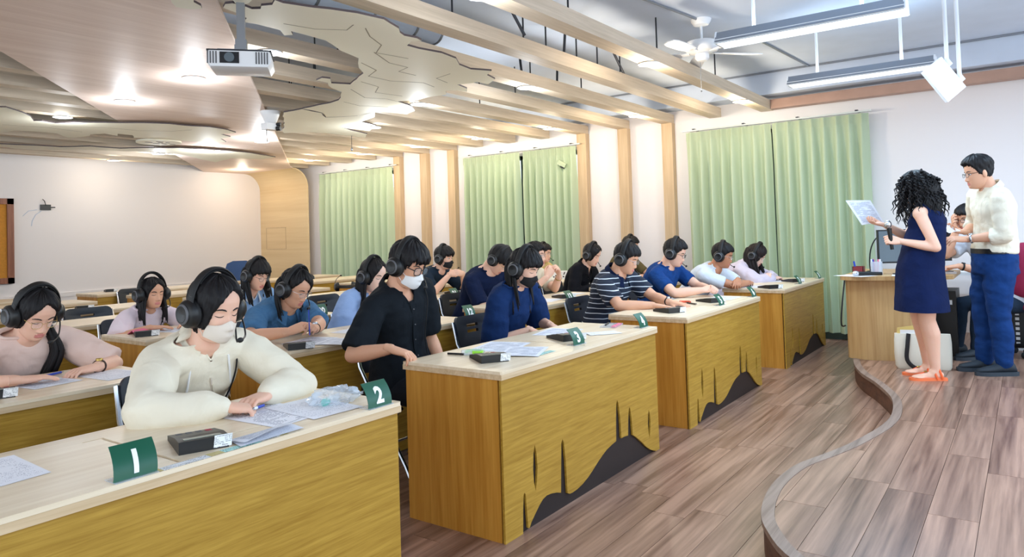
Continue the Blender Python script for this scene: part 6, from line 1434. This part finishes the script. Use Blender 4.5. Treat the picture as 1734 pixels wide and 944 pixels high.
hm.ball(P(0, .045, -.02), (.105, .115, .13), 20, 14, 0, wm['M3']); hm.ball(P(0, .06, -.13)-f*.015, (.115, .085, .12), 20, 14)
hm.build('curly_hair', ['hair_black'], E_, angle=180)
def sandal(E, g, d, side):
    d = Vector(d).normalized(); y = V(0, 0, 1).cross(d); g = Vector(g)
    xs, ws = [-.075, -.05, 0, .06, .12, .165, .185], [.02, .031, .033, .037, .045, .034, .012]
    MB().loft([[g+d*x+y*s_*w+V(0, 0, z) for s_, z in ((-1, 0), (1, 0), (1, .02), (-1, .02))] for x, w in zip(xs, ws)]).build('sandal_sole', ['sole_orange'], E, angle=50)
    st = MB()
    for x, h in ((.0, .062), (-.035, .085)): st.tube([g+d*(x+.02*math.sin(a))+y*math.cos(a)*.041+V(0, 0, .012+h*math.sin(a)) for a in [PI*k/14 for k in range(15)]], .0085, 8, flat=.35)
    st.tube([g+d*.02+V(0, 0, .075), g+d*.07+V(0, 0, .064), g+d*.13+V(0, 0, .036), g+d*.15+V(0, 0, .02)], .007, 8, flat=.4)
    st.build('sandal_straps', ['orange'], E); MB().ball(g+d*.07+V(0, 0, .066), (.018, .014, .006), 10, 6).build('sandal_ornament', ['gold'], E)
for ft in ((6.45, -1.20), (6.26, -1.27)): sandal(E_, (ft[0]-base.x, ft[1]-base.y, 0), f, 1)
t = thing('handheld_microphone', 'silver-headed microphone in the fist of the woman in the navy dress', 'microphone', (6.045, -1.045, 1.235))
MB().tube([(.0, .0, -.09), (-.012, .012, .07)], [.012, .017], 12).build('handle', ['black_plastic'], t); MB().ball((-.018, .018, .10), (.026, .026, .032), 14, 10).build('grille', ['steel'], t)
t = uvquad([(6.13, -.72, 1.535), (6.24, -.88, 1.53), (6.30, -.97, 1.335), (6.19, -.82, 1.335)], 'paper_sheet', 'paper_print_dense', None, (0, 0, 0), 5, .0006, .012); tag(t, 'printed sheets held out by the woman in the navy dress', 'paper')
mn = person('man in an ivory shirt and blue trousers standing with papers on the platform', hc=(6.62, -1.59, 1.71), hip=(6.70, -1.66, 1.03), ang=118, yaw=-4, pitch=8, near=0, sc=1.0, ground=SZ, legs='stand', skin='skin_mid', eyes='open', hair=dict(front=.074, temple=.045, side=-.012, nape=-.05, thick=.008, top=.030, vol=-.004), specs='dark',
            L=(6.55, -1.49, 1.20), R=(6.72, -1.47, 1.255), elL=(6.52, -1.70, 1.12), elR=(6.95, -1.5, 1.2), handL=('paper', (-.45, .85, .05), (-.3, -.3, .9)), handR=('paper', (-.6, .6, .1), (.2, .1, -.95)),
            top=dict(mat='cl_shirt', sleeve='rolled', roll=.35, collar='shirt', wr=.009, ws=7, flare=.0, v=(.03, .8), t0=-.02), build=1.0)
E_ = mn['E']; base = mn['base']; f, rt, sc = mn['f'], mn['rt'], mn['sc']; H = Vector((6.70, -1.66, 1.03))-base
mb = MB(); mb.ball(H+V(0, 0, -.02), (.165, .145, .13), 18, 12)
feet_m = [(6.82, -1.56), (6.68, -1.69)]
for sg, ft in ((1, feet_m[0]), (-1, feet_m[1])):
    hj = H+rt*sg*.085+V(0, 0, -.02); an = V(ft[0]-base.x, ft[1]-base.y, .10); kn = hj.lerp(an, .5)+f*.025
    mb.cap_tube([hj, hj.lerp(kn, .5)+f*.01, kn], [.105, .095, .075], 14); mb.cap_tube([kn, kn.lerp(an, .4)-f*.01, an+V(0, 0, .0)], [.075, .072, .058], 14)
    shoe_mesh(E_, (an.x, an.y, 0), f, 'shoe_black', 'sole_dark', .29)
mb.loft([[H+rt*math.cos(a)*w+f*math.sin(a)*d_+V(0, 0, z) for a in [2*PI*k/20 for k in range(20)]] for z, w, d_ in ((-.1, .172, .148), (.02, .182, .142), (.085, .180, .138))])
link('trousers', remesh(mb, .0095, 3, .011, None, ('cl_trouser',), 2, 8), E_)
MB().loft([[H+rt*math.cos(a)*w+f*math.sin(a)*d_+V(0, 0, z) for a in [2*PI*k/28 for k in range(28)]] for z, w, d_ in ((.056, .182, .140), (.056, .190, .148), (.094, .189, .147), (.094, .180, .138))], cap=False).build('belt', ['black_plastic'], E_, angle=50)
watch(E_, mn, 'L', 'steel', 'steel', .034)
pc = H-rt*.155+f*.05+V(0, 0, -.10); MB().obox(Matrix.Translation(pc) @ Matrix.Rotation(.3, 4, 'X'), (-.006, -.008, -.04), (.006, .008, .03)).build('pocket_pen', ['white_plastic'], E_, smooth=False)
t = uvquad([(6.52, -1.24, 1.345), (6.60, -1.33, 1.335), (6.66, -1.46, 1.262), (6.55, -1.38, 1.25)], 'paper_sheet', 'paper_print', None, (0, 0, 0), 4, .0006, .006); tag(t, 'printed sheets held by the man in the ivory shirt', 'paper')
op = person('seated operator with black glasses behind the standing man, one hand near his mouth', hc=(7.49, -1.455, 1.36), hip=(7.70, -1.75, .62), ang=128, yaw=14, pitch=10, near=1, ground=SZ, legs='sit', pants='cl_jeans', skin='skin_mid', eyes='open', hair=dict(MAN, front=.05), specs='dark',
            L=(7.25, -1.38, .955), R=(7.46, -1.37, 1.27), elL=(7.45, -1.75, .95), elR=(7.75, -1.35, .95), handL=('flat', (-.4, .8, -.1), (0, 0, 1)), handR=('relaxed', (-.5, .2, .5), (-.4, .8, .3)), top=dict(mat='cl_white', sleeve='short', len=.7, wr=.006))
watch(op['E'], op, 'L', 'black_rubber', 'black_plastic')
